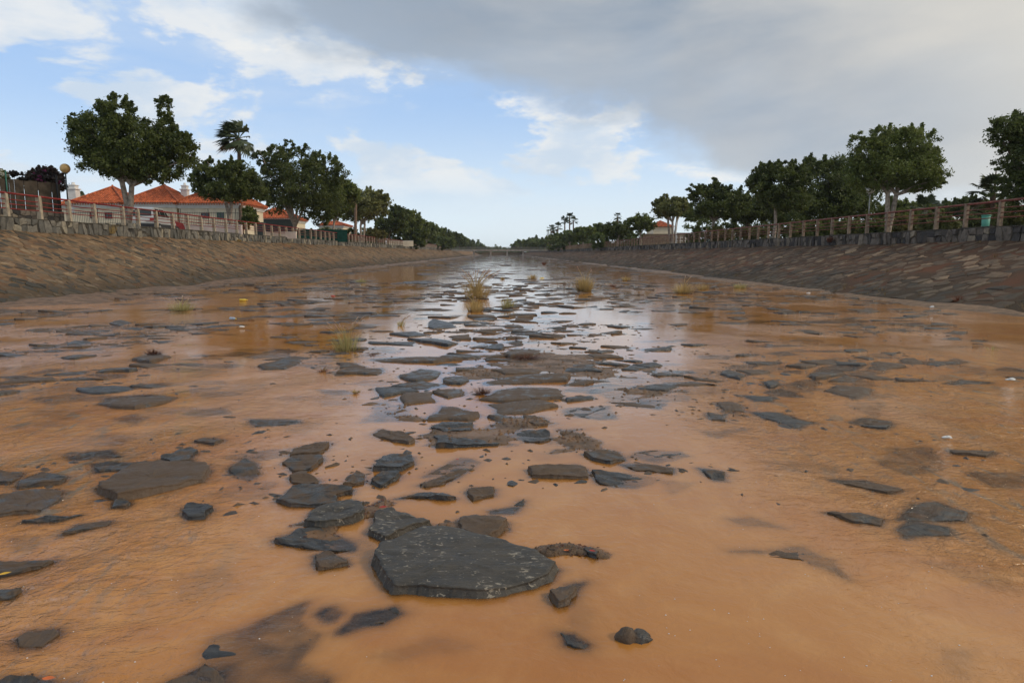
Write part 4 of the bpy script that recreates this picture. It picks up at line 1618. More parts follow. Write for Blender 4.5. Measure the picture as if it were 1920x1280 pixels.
tree('ficus_tree', 'ragged dark green tree with leaning pale trunk in the middle of the right row',
     foot(1334, 69, 1), B([(1340, 378, 44, 24), (1304, 358, 14, 12), (1330, 358, 22, 14), (1336, 346, 8, 12), (1368, 372, 26, 20), (1350, 395, 45, 14), (1385, 385, 18, 20)], 69), 24000, .135, 'leaf_dark', .17, 'bark', 16, 9)
tree('broad_tree', 'low wide dark tree filling the gap right of the ragged one',
     foot(1400, 76, 1), B([(1395, 395, 44, 22), (1425, 390, 34, 22), (1380, 380, 22, 14)], 76), 16000, .18, 'leaf_dark', .22, 'bark_dark', 17, 3)
tree('ficus_tree', 'thin-leaved tree with three pale stems and small crown left in the right row',
     foot(1261, 86, 1), B([(1258, 392, 28, 16), (1240, 388, 16, 12), (1275, 385, 16, 12), (1245, 372, 7, 7), (1262, 378, 12, 8)], 86), 9000, .2, 'leaf_olive', .17, 'bark', 18, 6, .22, 3)
RROW = [(1200, 104, 24, 16, 419, 'leaf_mid'), (1158, 122, 22, 15, 430, 'leaf_dark'), (1120, 146, 20, 14, 434, 'leaf_mid'), (1093, 170, 17, 13, 439, 'leaf_mid'), (1068, 198, 16, 11, 444, 'leaf_far'), (1045, 232, 15, 10, 449, 'leaf_far'), (1022, 270, 14, 8, 454, 'leaf_far'), (996, 320, 16, 10, 456, 'leaf_far'), (975, 380, 14, 9, 459, 'leaf_far')]
RL = ['round clipped bright green tree with its top highest in the clipped right row', 'round clipped dark tree next to the highest clipped one', 'rounded clipped tree in the middle of the hedge-like right row', 'rounded clipped tree below the twin palm group', 'small rounded tree under the distant palms', 'small rounded tree far along the right bank left of the palms', 'tiny rounded tree far along the right bank', 'wide hazy tree just before the bridge on the right', 'farthest hazy tree of the right row at the bridge end']
for i, (px, Y, rx, ry, cy, mt) in enumerate(RROW):
    tree('clipped_tree', RL[i], foot(px, Y, 1), B([(px, cy, rx, ry), (px - rx * .4, cy + ry * .25, rx * .75, ry * .75), (px + rx * .5, cy + ry * .2, rx * .7, ry * .75)], Y), 8000 if Y < 200 else 4000, .0019 * Y, mt, .2, 'bark', 60 + i, 0, .16)

# far background trees on the right, behind the promenade gardens
BG = [(1735, 392, 26, 16, 70, 'leaf_mid', 'round green tree in the garden right of the forked tree'), (1775, 392, 22, 12, 84, 'leaf_dark', 'low dark tree in the garden middle right'),
      (1815, 388, 30, 14, 78, 'leaf_dark', 'dark garden tree with ragged top left of the edge tree'), (1680, 398, 34, 18, 66, 'leaf_mid', 'green garden tree under the crown of the forked tree'),
      (1860, 392, 34, 12, 74, 'leaf_dark', 'low dark garden tree beneath the edge tree'), (1480, 400, 40, 16, 82, 'leaf_mid', 'green bushes-like tree under the very dark crown'), (1310, 402, 30, 12, 100, 'leaf_mid', 'small tree behind the ragged tree of the right row')]
for i, (px, py, rx, ry, Y, mt, lb) in enumerate(BG):
    tree('garden_tree', lb, foot(px, Y, 1), B([(px, py, rx, ry), (px - rx * .5, py + 5, rx * .6, ry * .9), (px + rx * .5, py + 4, rx * .6, ry * .8), (px, py - ry * .6, rx * .3, ry * .5)], Y), 8000, .17, mt, .15, 'bark_dark', 90 + i, 4)


# hedges and shrubs behind the right fence
SH = [(1350, 440, 26, 10, 68, 'leaf_yellow', 'yellow-green shrub behind the right fence near the walker'), (1402, 436, 20, 9, 62, 'leaf_yellow', 'yellowish shrub behind the fence left of the very dark tree'), (1425, 437, 14, 8, 60, 'leaf_olive', 'olive shrub at the foot of the very dark tree'),
      (1500, 432, 26, 12, 54, 'leaf_olive', 'olive shrub behind the fence right of the dark tree trunk'), (1545, 432, 28, 12, 50, 'leaf_mid', 'green shrub behind the fence left of the white lamp'), (1590, 428, 26, 13, 47, 'leaf_olive', 'olive shrub behind the fence next to the white lamp'),
      (1645, 428, 26, 14, 45, 'leaf_mid', 'green shrub behind the forked tree trunk'), (1700, 425, 30, 16, 43, 'leaf_yellow', 'yellow-green shrub right of the forked trunk'), (1760, 422, 34, 16, 40, 'leaf_olive', 'wide olive shrub in the right garden'), (1830, 412, 30, 14, 52, 'leaf_dark', 'dark shrub behind the green bin'), (1900, 410, 36, 22, 36, 'leaf_olive', 'large olive shrub at the right edge behind the fence')]
for i, (px, py, rx, ry, Y, mt, lb) in enumerate(SH):
    tree('shrub', lb, foot(px, Y, 1), B([(px, py, rx, ry), (px - rx * .5, py + 3, rx * .55, ry * .8), (px + rx * .5, py + 2, rx * .6, ry * .85)], Y), 5200, .10, mt, 0, 'bark', 130 + i, 5, .22, cat='shrub')
# dark garden hedge closing the view between the trunks
for i, (xa, xb, Y, h, lb) in enumerate([(1290, 1480, 88, 3.0, 'dark hedge behind the middle trees on the right'), (1480, 1720, 72, 3.3, 'dark hedge behind the dense trees at right'), (1715, 1990, 80, 3.6, 'dark hedge at the far right behind the garden')]):
    a, b = at(xa, 474, Y), at(xb, 474, Y)
    n = 9
    bl = [(a.x + (b.x - a.x) * (k + .5) / n, Y, RGROUND + h * .5, (b.x - a.x) / n * .8, 1.2, h * .62) for k in range(n)]
    tree('hedge', lb, (a.x, Y, RGROUND), bl, 16000, .17, 'leaf_dark', 0, 'bark', 150 + i, 0, .25, cat='hedge')
for i, (xa, xb, Y, h, mt, lb) in enumerate([(575, 700, 112, 2.2, 'leaf_dark', 'dark hedge behind the olive tree on the left'), (690, 800, 150, 3.2, 'leaf_dark', 'hedge closing the gaps under the far left trees'), (790, 850, 215, 3.2, 'leaf_far', 'far hedge under the last trees of the left row')]):
    a, b = at(xa, 474, Y), at(xb, 474, Y)
    n = 8
    bl = [(a.x + (b.x - a.x) * (k + .5) / n, Y, LGROUND + h * .5, (b.x - a.x) / n * .8, 1.2, h * .6) for k in range(n)]
    tree('hedge', lb, (a.x, Y, LGROUND), bl, 12000, .002 * Y, mt, 0, 'bark', 170 + i, 0, .25, cat='hedge')
for i, (xa, xb, Y, h, lb) in enumerate([(1030, 1110, 205, 3.0, 'far hedge under the small rounded trees on the right'), (1110, 1215, 128, 2.6, 'hedge filling below the clipped trees on the right')]):
    a, b = at(xa, 474, Y), at(xb, 474, Y)
    n = 8
    bl = [(a.x + (b.x - a.x) * (k + .5) / n, Y, RGROUND + h * .5, (b.x - a.x) / n * .8, 1.2, h * .6) for k in range(n)]
    tree('hedge', lb, (a.x, Y, RGROUND), bl, 10000, .002 * Y, 'leaf_far', 0, 'bark', 180 + i, 0, .25, cat='hedge')


# far wood beyond the bridge: one mass
def far_wood():
    r = np.random.default_rng(77)
    bl = []
    for k in range(150):
        x = r.uniform(-120, 120)
        Y = r.uniform(560, 690)
        h = (3.6 + 3.2 * float(vnoise(np.array([x]), np.array([0.0]), 38, 4)[0])) * r.uniform(.75, 1.2)
        bl.append((x, Y, 1.8 + h * .5, r.uniform(5, 10), 6, h * .62))
    for (x, Y, h) in ((-21.0, 620, 10.5), (-6, 640, 7)):
        bl.append((x, Y, 1.8 + h * .5, 2.0, 2.0, h * .55))
    P, T = crown_points(bl, 70000, r, .25, 0, .2)
    V, Fq = leaf_quads(P, .95, r)
    o = link('far_wood', mesh_np('far_wood', V, Fq, M['leaf_far'], T), kind='stuff')
    o['label'] = 'hazy wood on the horizon beyond the bridge'


far_wood()
for i, (px, Y, rx, ry, cy, lb) in enumerate([(893, 520, 16, 6, 464, 'hazy tree beyond the left end of the bridge'), (985, 470, 20, 9, 461, 'hazy broad tree beyond the right end of the bridge'), (1008, 430, 18, 9, 457, 'broad hazy tree right of the bridge behind the row')]):
    c = at(px, 474, Y)
    tree('distant_tree', lb, (c.x, Y, 1.9 if Y > YEND else RGROUND), B([(px, cy, rx, ry), (px - rx * .5, cy + 2, rx * .6, ry * .7), (px + rx * .5, cy + 2, rx * .6, ry * .7)], Y), 3500, 1.0, 'leaf_far', .35, 'bark_dark', 200 + i, 2)


# --- palms
def palm(label, px, py, Y, head, side, trunk_r=.2, seed=1, n=26, windy=0.0, group=None, name='fan_palm', px_foot=None):
    r = random.Random(seed)
    c = at(px, py, Y)
    zf = LGROUND if side < 0 else RGROUND
    pf = at(px_foot if px_foot else px, 474, Y)
    t = thing(name, label, 'palm', (pf.x, Y, zf), 0, group)
    tr = MB()
    H = c.z - zf
    pts, rad = [], []
    m = 14
    for k in range(m + 1):
        q = k / m
        pts.append((pf.x + (c.x - pf.x) * q ** 1.3, Y, zf - .1 + (H - head * .25) * q))
        rad.append(trunk_r * (1.15 - .3 * q + (.08 if k % 2 else 0)))
    tr.tube(pts, rad, 9, True)
    tr.build('trunk', M['palm_bark'], t, True)
    top = Vector(pts[-1])
    # fan fronds: stalk and a pleated fan of blades, each one part
    fm = MB()
    dm = MB()
    for k in range(n):
        az = r.uniform(0, 2 * math.pi)
        el = r.uniform(-.75, 1.35)
        d = Vector((math.cos(az) * math.cos(el) - windy * .5, math.sin(az) * math.cos(el), math.sin(el))).normalized()
        L1 = head * r.uniform(.42, .6)
        L2 = head * r.uniform(.48, .62)
        hub = top + d * L1
        side_ = d.cross(Vector((0, 0, 1)))
        if side_.length < .1:
            side_ = Vector((1, 0, 0))
        side_.normalize()
        upv = side_.cross(d).normalized()
        tgt = dm if el < -.62 else fm
        tgt.tube([top, top + d * L1 * .5 + upv * .02, hub], [head * .012] * 3, 4, False, r.random())
        nb = 13
        rn = r.random()
        for j in range(nb):
            a = (j / (nb - 1) - .5) * 2.5
            bd = (d * math.cos(a) + side_ * math.sin(a)).normalized()
            ln = L2 * (1 - .28 * abs(a) / 1.25) * r.uniform(.9, 1.05)
            p1 = hub + bd * ln * .55 + Vector((-windy * .06 * head, 0, 0))
            tip = hub + bd * ln + Vector((-windy * .25 * head, 0, -ln * r.uniform(.15, .38)))
            wv = bd.cross(upv).normalized() * head * .048
            tgt.add([tuple(hub), tuple(p1 + wv), tuple(tip), tuple(p1 - wv)], [(0, 1, 2, 3)], rn)
    fm.build('fronds', M['leaf_palm'], t)
    if dm.v:
        dm.build('dry_fronds', M['leaf_dry'], t)
    return t


palm('tall lone fan palm bent by the wind above the dark trees on the left', 447, 248, 60, 1.75, -1, .17, 4, 64, .75, px_foot=455)
palm('short wind-blown palm showing above the olive-green tree on the left', 667, 362, 98, 1.5, -1, .2, 5, 24, .3)
PG = [(1059, 411, 215, 1.9, 'left palm of the tall distant palm group'), (1068, 405, 214, 2.1, 'highest palm of the tall distant group on the right'), (1075, 411, 218, 1.8, 'right palm of the tall distant palm group'),
      (1033, 426, 250, 2.0, 'left palm of the lower distant group'), (1039, 429, 256, 1.8, 'lowest palm in the lower distant group'), (1046, 423, 252, 2.1, 'right palm of the lower distant group'), (1158, 403, 135, 1.0, 'small lone palm above the clipped trees')]
for i, (px, py, Y, hd, lb) in enumerate(PG):
    palm(lb, px, py, Y, hd, 1, .22, 40 + i, 22, .1)
palm('feathery palm behind the garden shrubs at right', 1737, 384, 60, 1.6, 1, .2, 51, 26, .1)
palm('small palm behind the red roofs at left', 155, 368, 90, 1.2, -1, .2, 52, 20, .1)
palm('palm leaning out below the crown of the edge tree at right', 1862, 348, 38, 1.3, 1, .16, 53, 30, .1)


# a thin araucaria beside the lower palms and a spiky one right
def araucaria(label, px, pytop, Y, h, side, seed):
    r = random.Random(seed)
    zf = LGROUND if side < 0 else RGROUND
    c = at(px, pytop, Y)
    t = thing('araucaria_tree', label, 'tree', (c.x, Y, zf))
    tr = MB()
    tr.tube([(c.x, Y, zf - .1), (c.x, Y, (zf + c.z) / 2), (c.x, Y, c.z)], [.2, .14, .03], 7)
    tr.build('trunk', M['bark_dark'], t, True)
    br = MB()
    k = 0
    z = c.z
    while z > c.z - h:
        L = (c.z - z) * .45 + .15
        for j in range(6):
            a = j * math.pi / 3 + k
            e = (c.x + L * math.cos(a), Y + L * math.sin(a), z + L * .22)
            br.tube([(c.x, Y, z), ((c.x + e[0]) / 2, (Y + e[1]) / 2, z + L * .02), e], [.07, .11, .05], 5, True, r.random())
        z -= .42
        k += .5
    br.build('branches', M['leaf_dark'], t)


araucaria('thin dark tiered tree beside the lower distant palms', 1028, 433, 240, 4, 1, 3)
araucaria('spiky tiered conifer at right showing over the garden trees', 1750, 373, 90, 2.6, 1, 4)
araucaria('tiered conifer half hidden by the edge tree at right', 1868, 318, 46, 3.5, 1, 5)
araucaria('pointed conifer on the skyline right of the bridge', 1007, 442, 330, 4, 1, 6)

# ------------------------------------------------------------------ buildings on the left
M['white_wall'] = simple('cream_render', (0.78, 0.68, 0.50), 0.85, 0.3, 0.06, 1.5, 0.1, dirt=(0.52, 0.45, 0.36))
M['white_trim'] = simple('white_trim', (0.76, 0.74, 0.70), 0.75, 0.3, 0.06, 3, 0.1)
M['pink_wall'] = simple('pinkish_white_wall', (0.62, 0.52, 0.47), 0.85, 0.3, 0.08, 1.5, 0.1, dirt=(0.44, 0.36, 0.32))
M['tile'] = simple('terracotta_tiles', (0.46, 0.120, 0.045), 0.75, 0.3, 0.3, 3.0, 0.2, dirt=(0.34, 0.085, 0.035))
M['glass'] = simple('dark_window_glass', (0.02, 0.025, 0.03), 0.08, 0.6, 0.1, 2, 0.0)
M['red_frame'] = simple('dark_red_window_frame', (0.14, 0.025, 0.02), 0.6)
M['green_frame'] = simple('green_window_frame', (0.03, 0.10, 0.06), 0.6)
M['black_iron'] = simple('black_iron', (0.02, 0.02, 0.022), 0.5)
M['grey_metal'] = simple('galvanised_metal', (0.42, 0.42, 0.40), 0.45, 0.5, 0.1, 3, 0.0, 0.6)
M['dark_pole'] = simple('dark_green_pole', (0.045, 0.06, 0.055), 0.5)
M['green_pole'] = simple('green_pole', (0.02, 0.13, 0.09), 0.5)
M['screen'] = simple('brown_shade_screen', (0.070, 0.056, 0.042), 0.95, 0.1, 0.25, 2.5, 0.3)
M['green_screen'] = simple('dark_green_shade_screen', (0.015, 0.065, 0.050), 0.9, 0.1, 0.2, 2.5, 0.2)
M['globe_old'] = simple('yellowed_lamp_globe', (0.62, 0.40, 0.15), 0.35, 0.5, 0.12, 6, 0.0)
M['globe_white'] = simple('white_lamp_globe', (0.78, 0.78, 0.74), 0.3, 0.5, 0.05, 6, 0.0)
M['bridge'] = simple('bridge_concrete', (0.33, 0.31, 0.28), 0.85, 0.2, 0.15, 0.5, 0.1)
M['bridge_dark'] = simple('bridge_railing', (0.15, 0.14, 0.13), 0.7)


def hip_roof(mb, x0, x1, y0, y1, ze, za, over=.3):
    """four slopes covered in rounded tile courses running down the slope"""
    x0 -= over
    x1 += over
    y0 -= over
    y1 += over
    ax, ay = (x0 + x1) / 2, (y0 + y1) / 2
    cor = [Vector((x0, y0, ze)), Vector((x1, y0, ze)), Vector((x1, y1, ze)), Vector((x0, y1, ze))]
    apex = Vector((ax, ay, za))
    rg = random.Random(int(x0 * 10))
    for k in range(4):
        a, b = cor[k], cor[(k + 1) % 4]
        e = (b - a)
        L = e.length
        e.normalize()
        midp = (a + b) / 2
        up = (apex - midp)
        S = up.length
        up.normalize()
        nrm = e.cross(up).normalized()
        mb.add([tuple(a), tuple(b), tuple(apex)], [(0, 1, 2)], .4)
        n = int(L / .2)
        for i in range(n):
            u = (i + .5) / n * L
            ln = S * (1 - abs(u - L / 2) / (L / 2))
            base = a + e * u
            courses = max(1, int(ln / .42))
            for c in range(courses):
                s0, s1 = ln * c / courses, ln * (c + 1) / courses
                pts = []
                for (s_, h, wd) in ((s0 - .02, .035, .075), (s1, .02, .062)):
                    p = base + up * s_ + nrm * h
                    pts += [tuple(p - e * wd - nrm * .03), tuple(p - e * wd * .5 + nrm * .035), tuple(p + e * wd * .5 + nrm * .035), tuple(p + e * wd - nrm * .03)]
                mb.add(pts, [(0, 1, 5, 4), (1, 2, 6, 5), (2, 3, 7, 6), (0, 3, 2, 1)], rg.random())
    return cor, apex


def house(label, x0, x1, y0, y1, ze, za, windows, chim=None, name='house'):
    h = thing(name, label, 'house', ((x0 + x1) / 2, (y0 + y1) / 2, LGROUND))
    w = MB()
    w.box(x0, x1, y0, y1, LGROUND - .05, ze - .12)
    w.build('wall', M['white_wall'], h)
    c = MB()
    for i, (o, za_, zb_) in enumerate(((.10, ze - .42, ze - .30), (.17, ze - .298, ze - .16), (.27, ze - .158, ze - .03))):
        c.box(x0 - o, x1 + o, y0 - o, y1 + o, za_, zb_)
    c.build('cornice', M['white_trim'], h)
    # row of rafter ends under the eave, in shadow
    d = MB()
    x = x0 - .2
    while x < x1 + .2:
        d.box(x, x + .09, y0 - .345, y0 - .272, ze - .15, ze - .06)
        x += .22
    y = y0 - .2
    while y < y1 + .2:
        d.box(x1 + .272, x1 + .345, y, y + .09, ze - .15, ze - .06)
        y += .22
    d.build('tile_ends', M['tile'], h, kind='stuff')
    r = MB()
    cor, apex = hip_roof(r, x0, x1, y0, y1, ze - .02, za, .36)
    rf = r.build('roof', M['tile'], h)
    rd = MB()
    for q in cor:
        rd.tube([q + Vector((0, 0, .06)), apex + Vector((0, 0, .07))], .095, 6, True, .6)
    rd.build('ridge', M['tile'], rf)
    k = MB()
    k.tube([apex + Vector((0, 0, .02)), apex + Vector((0, 0, .22))], [.14, .05], 8)
    k.build('finial', M['tile'], rf)
    for (px, py, wpx, hpx, fm) in windows:
        c0 = at(px, py, y0)
        ww, hh = wpx * y0 / 1280 / 2, hpx * y0 / 1280 / 2
        fr = MB()
        t = .06
        fr.box(c0.x - ww, c0.x + ww, y0 - .05, y0 + .02, c0.z + hh - t, c0.z + hh)
        fr.box(c0.x - ww, c0.x + ww, y0 - .05, y0 + .02, c0.z - hh, c0.z - hh + t)
        fr.box(c0.x - ww, c0.x - ww + t, y0 - .05, y0 + .02, c0.z - hh + t, c0.z + hh - t)
        fr.box(c0.x + ww - t, c0.x + ww, y0 - .05, y0 + .02, c0.z - hh + t, c0.z + hh - t)
        fr.box(c0.x - t / 2, c0.x + t / 2, y0 - .045, y0 + .02, c0.z - hh + t, c0.z + hh - t)
        fo = fr.build('window', M[fm], h)
        gl = MB()
        gl.box(c0.x - ww + t, c0.x + ww - t, y0 - .012, y0 + .01, c0.z - hh + t, c0.z + hh - t)
        gl.build('pane', M['glass'], fo)
    if chim:
        px, pt, pb, wpx, Y = chim
        a = at(px, pt, Y)
        b = at(px, pb, Y)
        wd = wpx * Y / 1280 / 2
        hh = a.z - b.z
        cm = MB()
        cm.box(a.x - wd, a.x + wd, Y - wd, Y + wd, b.z - .8, a.z - hh * .34)
        co = cm.build('chimney', M['white_trim'], h)
        cp = MB()
        cp.box(a.x - wd * 1.25, a.x + wd * 1.25, Y - wd * 1.25, Y + wd * 1.25, a.z - hh * .338, a.z - hh * .29)
        cp.box(a.x - wd * .8, a.x + wd * .8, Y - wd * .8, Y + wd * .8, a.z - hh * .288, a.z - hh * .16)
        cp.box(a.x - wd * .95, a.x + wd * .95, Y - wd * .95, Y + wd * .95, a.z - hh * .158, a.z - hh * .12)
        cp.tube([(a.x, Y, a.z - hh * .12), (a.x, Y, a.z)], [wd * .5, wd * .35], 8)
        cp.build('chimney_cap', M['white_trim'], co)
    return h


HY = 60.0


def hx(px, Y=HY):
    return at(px, 474, Y).x


ze_ = at(300, 381, HY).z
za_ = ze_ + 1.55
house('leftmost red-roofed house with a white chimney at its left corner', hx(146), hx(236), HY, HY + 4.8, ze_, za_, [(176, 404, 13, 11, 'red_frame'), (204, 404, 13, 11, 'red_frame')], (137, 342, 382, 14, HY + 1.2))
house('middle red-roofed house seen behind the pale trunk of the big tree', hx(241), hx(336), HY, HY + 5.2, ze_ + .04, za_ + .12, [], (346, 343, 383, 11, HY + 3.6))
house('red-roofed house with two small windows behind the second tree', hx(341), hx(452), HY, HY + 6.0, ze_, za_ + .25, [(385, 404, 15, 10, 'red_frame'), (414, 404, 13, 11, 'green_frame')])
_z = at(510, 409, 88).z
house('white house with red roof seen between the tall palm and the wide jagged tree', hx(470, 88), hx(545, 88), 88, 95, _z, _z + 1.5, [])
_z = at(620, 422, 118).z
house('small house with red roof glimpsed under the trees left of the olive-green tree', hx(600, 118), hx(645, 118), 118, 124, _z, _z + .8, [])
_z = at(150, 381, 74).z
house('low red roof behind the leftmost house', hx(120, 74), hx(172, 74), 74, 79, _z - .1, _z + .75, [])
# right bank house
LGsave = LGROUND
_z = at(1230, 425, 112).z
hr = thing('house', 'small orange-roofed house half hidden behind trees on the right bank', 'house', (hx(1236, 112), 114, RGROUND))
w_ = MB()
w_.box(hx(1224, 112), hx(1262, 112), 112, 117, RGROUND, _z)
w_.build('wall', M['white_wall'], hr)
w_ = MB()
hip_roof(w_, hx(1226, 112), hx(1260, 112), 112, 117, _z + .004, _z + 1.1, .3)
w_.build('roof', M['tile'], hr)

# low garden wall with iron railings in front of the houses
gw = thing('garden_wall', 'low pinkish white wall with black iron railings in front of the red-roofed houses', 'wall', (hx(300, 53), 53, LGROUND))
m_ = MB()
xa, xb = hx(136, 53), hx(455, 53)
m_.box(xa, xb, 53, 53.2, LGROUND - .1, LGROUND + .75)
m_.build('wall', M['pink_wall'], gw)
m_ = MB()
m_.box(xa - .02, xb + .02, 52.97, 53.23, LGROUND + .752, LGROUND + .80)
m_.build('coping', M['white_trim'], gw)
m_ = MB()
x = xa
k = 0
while x < xb:
    r0 = .022 if k % 16 == 0 else .009
    m_.box(x - r0, x + r0, 53.09, 53.11, LGROUND + .80, LGROUND + (2.0 if k % 16 == 0 else 1.78))
    x += .13
    k += 1
m_.build('bars', M['black_iron'], gw, kind='stuff')
for zz in (LGROUND + .92, LGROUND + 1.68):
    m_ = MB()
    m_.box(xa, xb, 53.075, 53.088, zz, zz + .03)
    m_.build('rail', M['black_iron'], gw)

# screened wall at the far left
sw = thing('screen_wall', 'dark rubble wall with brown shade screen on green posts at the far left', 'wall', (hx(60, 36), 35, LGROUND))
m_ = MB()
p0 = Vector((hx(-120, 33), 33, LGROUND))
p1 = Vector((at(123, 474, 38.5).x, 38.5, LGROUND))
dv = (p1 - p0).normalized()
nv = Vector((-dv.y, dv.x, 0))
L_ = (p1 - p0).length


def slabwall(mb, a, b, z0, z1, th, rnd=.5, off=0.0):
    q = [p0 + dv * a + nv * (-th / 2 + off), p0 + dv * b + nv * (-th / 2 + off), p0 + dv * b + nv * (th / 2 + off), p0 + dv * a + nv * (th / 2 + off)]
    mb.add([(v.x, v.y, z0) for v in q] + [(v.x, v.y, z1) for v in q], [(0, 3, 2, 1), (4, 5, 6, 7), (0, 1, 5, 4), (1, 2, 6, 5), (2, 3, 7, 6), (3, 0, 4, 7)], rnd)


slabwall(m_, 0, L_, LGROUND - .1, LGROUND + .85, .3)
m_.build('mortar_core', M['wall_mortar'], sw)
rg_ = random.Random(4)
_rows = []
k = 0.0
st_ = []
while k < L_:
    for zz in (.2, .5, .76):
        st_.append((k + rg_.uniform(-.08, .08), LGROUND + zz + rg_.uniform(-.07, .07)))
    k += .3
for poly in voronoi_cells(st_, .8, (0, L_, LGROUND, LGROUND + .95)):
    if len(poly) < 3:
        continue
    a = shrink(poly, .02, rg_, .015)
    if a is None:
        continue

    def fr_(V):
        return np.array([tuple(p0 + dv * float(v[0]) - nv * (.15 + float(v[2])) + Vector((0, 0, float(v[1]) - LGROUND))) for v in V])
    v, f = slab(a, rg_.uniform(.02, .06), -.04, rg_, (1.0,), .01, (0, 0), .01, fr_)
    link('stone', mesh_np('stone', v, f, M['wall_stone_dark'], [rg_.random()] * len(f), False), sw)
m_ = MB()
nseg = 26
for i in range(nseg):
    a, b = L_ * i / nseg, L_ * (i + 1) / nseg
    sag = .03 * math.sin(i * 1.7)
    slabwall(m_, a, b - .004, LGROUND + .86, LGROUND + 2.45 + sag, .012, rg_.random(), .02 * math.sin(i * 2.3))
m_.build('screen', M['screen'], sw)
for i in range(6):
    a = p0 + dv * (L_ - .1 - i * 2.55)
    m_ = MB()
    m_.tube([(a.x, a.y - .09, LGROUND + .8), (a.x, a.y - .09, LGROUND + 2.85)], .033, 8)
    m_.build('post', M['green_pole'] if i else M['black_iron'], sw, True)
m_ = MB()
for i in range(3):
    z = LGROUND + 2.84 - i * .02
    m_.tube([tuple(p0 + Vector((0, -.09, z - LGROUND))), tuple(p1 + Vector((0, -.09, z - LGROUND - .03)))], .006, 4)
    break
m_.build('wire', M['black_iron'], sw)

# flowering bushes above the screen
bb = tree('bougainvillea_bush', 'dark bougainvillea bush with purple bracts spilling over the brown screen', (hx(88, 41), 41, LGROUND),
          B([(88, 338, 26, 18), (70, 330, 14, 10), (104, 345, 16, 16), (96, 322, 8, 8), (60, 345, 22, 8)], 41), 8000, .085, 'flower', 0, 'bark', 300, 12, .22, cat='bush')
r_ = np.random.default_rng(8)
P_, T_ = crown_points(B([(80, 330, 14, 10), (92, 338, 18, 12), (66, 333, 8, 6)], 40.6), 420, r_, .25)
V_, F_ = leaf_quads(P_, .07, r_)
link('flowers', mesh_np('flowers', V_, F_, M['petal'], T_), bb)
b2 = tree('flowering_bush', 'bush with white flowers at the left edge above the brown screen', (hx(2, 40), 40, LGROUND),
          B([(-4, 332, 16, 12), (8, 335, 8, 6)], 40), 3500, .08, 'leaf_olive', 0, 'bark', 301, 5, .22, cat='bush')
P_, T_ = crown_points(B([(0, 328, 12, 8)], 39.7), 500, r_, .25)
V_, F_ = leaf_quads(P_, .08, r_)
link('flowers', mesh_np('flowers', V_, F_, M['white_petal'], T_), b2)
tree('climbing_plant', 'thin-leaved creeper on the wire at the top of the brown screen', (hx(38, 40), 40, LGROUND), B([(40, 333, 16, 6), (28, 326, 10, 3), (50, 340, 12, 6)], 40), 1500, .07, 'flower', 0, 'bark', 302, 6, .3, cat='plant')
tree('garden_bush', 'bright green feathery bush beside the palm trunk in front of the third house', (hx(466, 57), 57, LGROUND), B([(466, 405, 10, 14), (462, 420, 12, 10)], 57), 3500, .09, 'leaf_mid', 0, 'bark', 303, 5, .25, cat='bush')
tree('garden_bush', 'dark small cypress-like bush right of the feathery bush', (hx(477, 58), 58, LGROUND), B([(477, 412, 5, 14), (477, 400, 3, 8)], 58), 2500, .09, 'leaf_dark', 0, 'bark', 304, 2, .25, cat='bush')
tree('garden_bush', 'yellow-green bush under the two-stemmed olive tree', (hx(700, 110), 110, LGROUND), B([(700, 438, 14, 8), (716, 440, 10, 6)], 110), 2500, .18, 'leaf_yellow', 0, 'bark', 305, 2, .25, cat='bush')


# green screens, grey gate and low white walls further along
def panel_wall(name, label, cat, xa, xb, Y, z0, z1, mat, th=.1, part='wall', cap=None):
    t = thing(name, label, cat, ((hx(xa, Y) + hx(xb, Y)) / 2, Y, z0))
    m_ = MB()
    m_.box(hx(xa, Y), hx(xb, Y), Y, Y + th, z0, z1)
    m_.build(part, M[mat], t)
    m_ = MB()
    m_.box(hx(xa, Y) - .03, hx(xb, Y) + .03, Y - .03, Y + th + .03, z1 + .002, z1 + .06)
    m_.build('top_edge', M[cap or mat], t)
    return t


panel_wall('screened_fence', 'grey-green mesh screen fence right of the third house', 'fence', 482, 552, 74, LGROUND, at(0, 412, 74).z, 'dark_pole', .05, 'panel')
panel_wall('screened_fence', 'dark green screen fence under the wide jagged tree', 'fence', 558, 652, 84, LGROUND, at(0, 431, 84).z, 'green_screen', .05, 'panel')
panel_wall('garden_wall', 'low pinkish wall behind the fence right of the tall palm', 'wall', 455, 556, 64, LGROUND, LGROUND + .55, 'pink_wall', .2, 'wall', 'white_trim')
panel_wall('garden_wall', 'distant low white wall under the far left trees', 'wall', 725, 775, 140, LGROUND, LGROUND + 1.1, 'white_wall', .2, 'wall', 'white_trim')
panel_wall('utility_box', 'green-grey metal cabinet behind the left fence near the palm', 'cabinet', 484, 496, 60, LGROUND, LGROUND + 1.25, 'dark_pole', .5, 'body')
panel_wall('concrete_wall', 'grey garden wall behind the fence left of the walker on the right bank', 'wall', 1268, 1308, 92, RGROUND, RGROUND + 1.7, 'concrete', .2, 'wall')
panel_wall('concrete_wall', 'long olive-grey garden wall behind the right fence past the clipped trees', 'wall', 1205, 1262, 105, RGROUND, RGROUND + 1.9, 'concrete_brown', .2, 'wall')


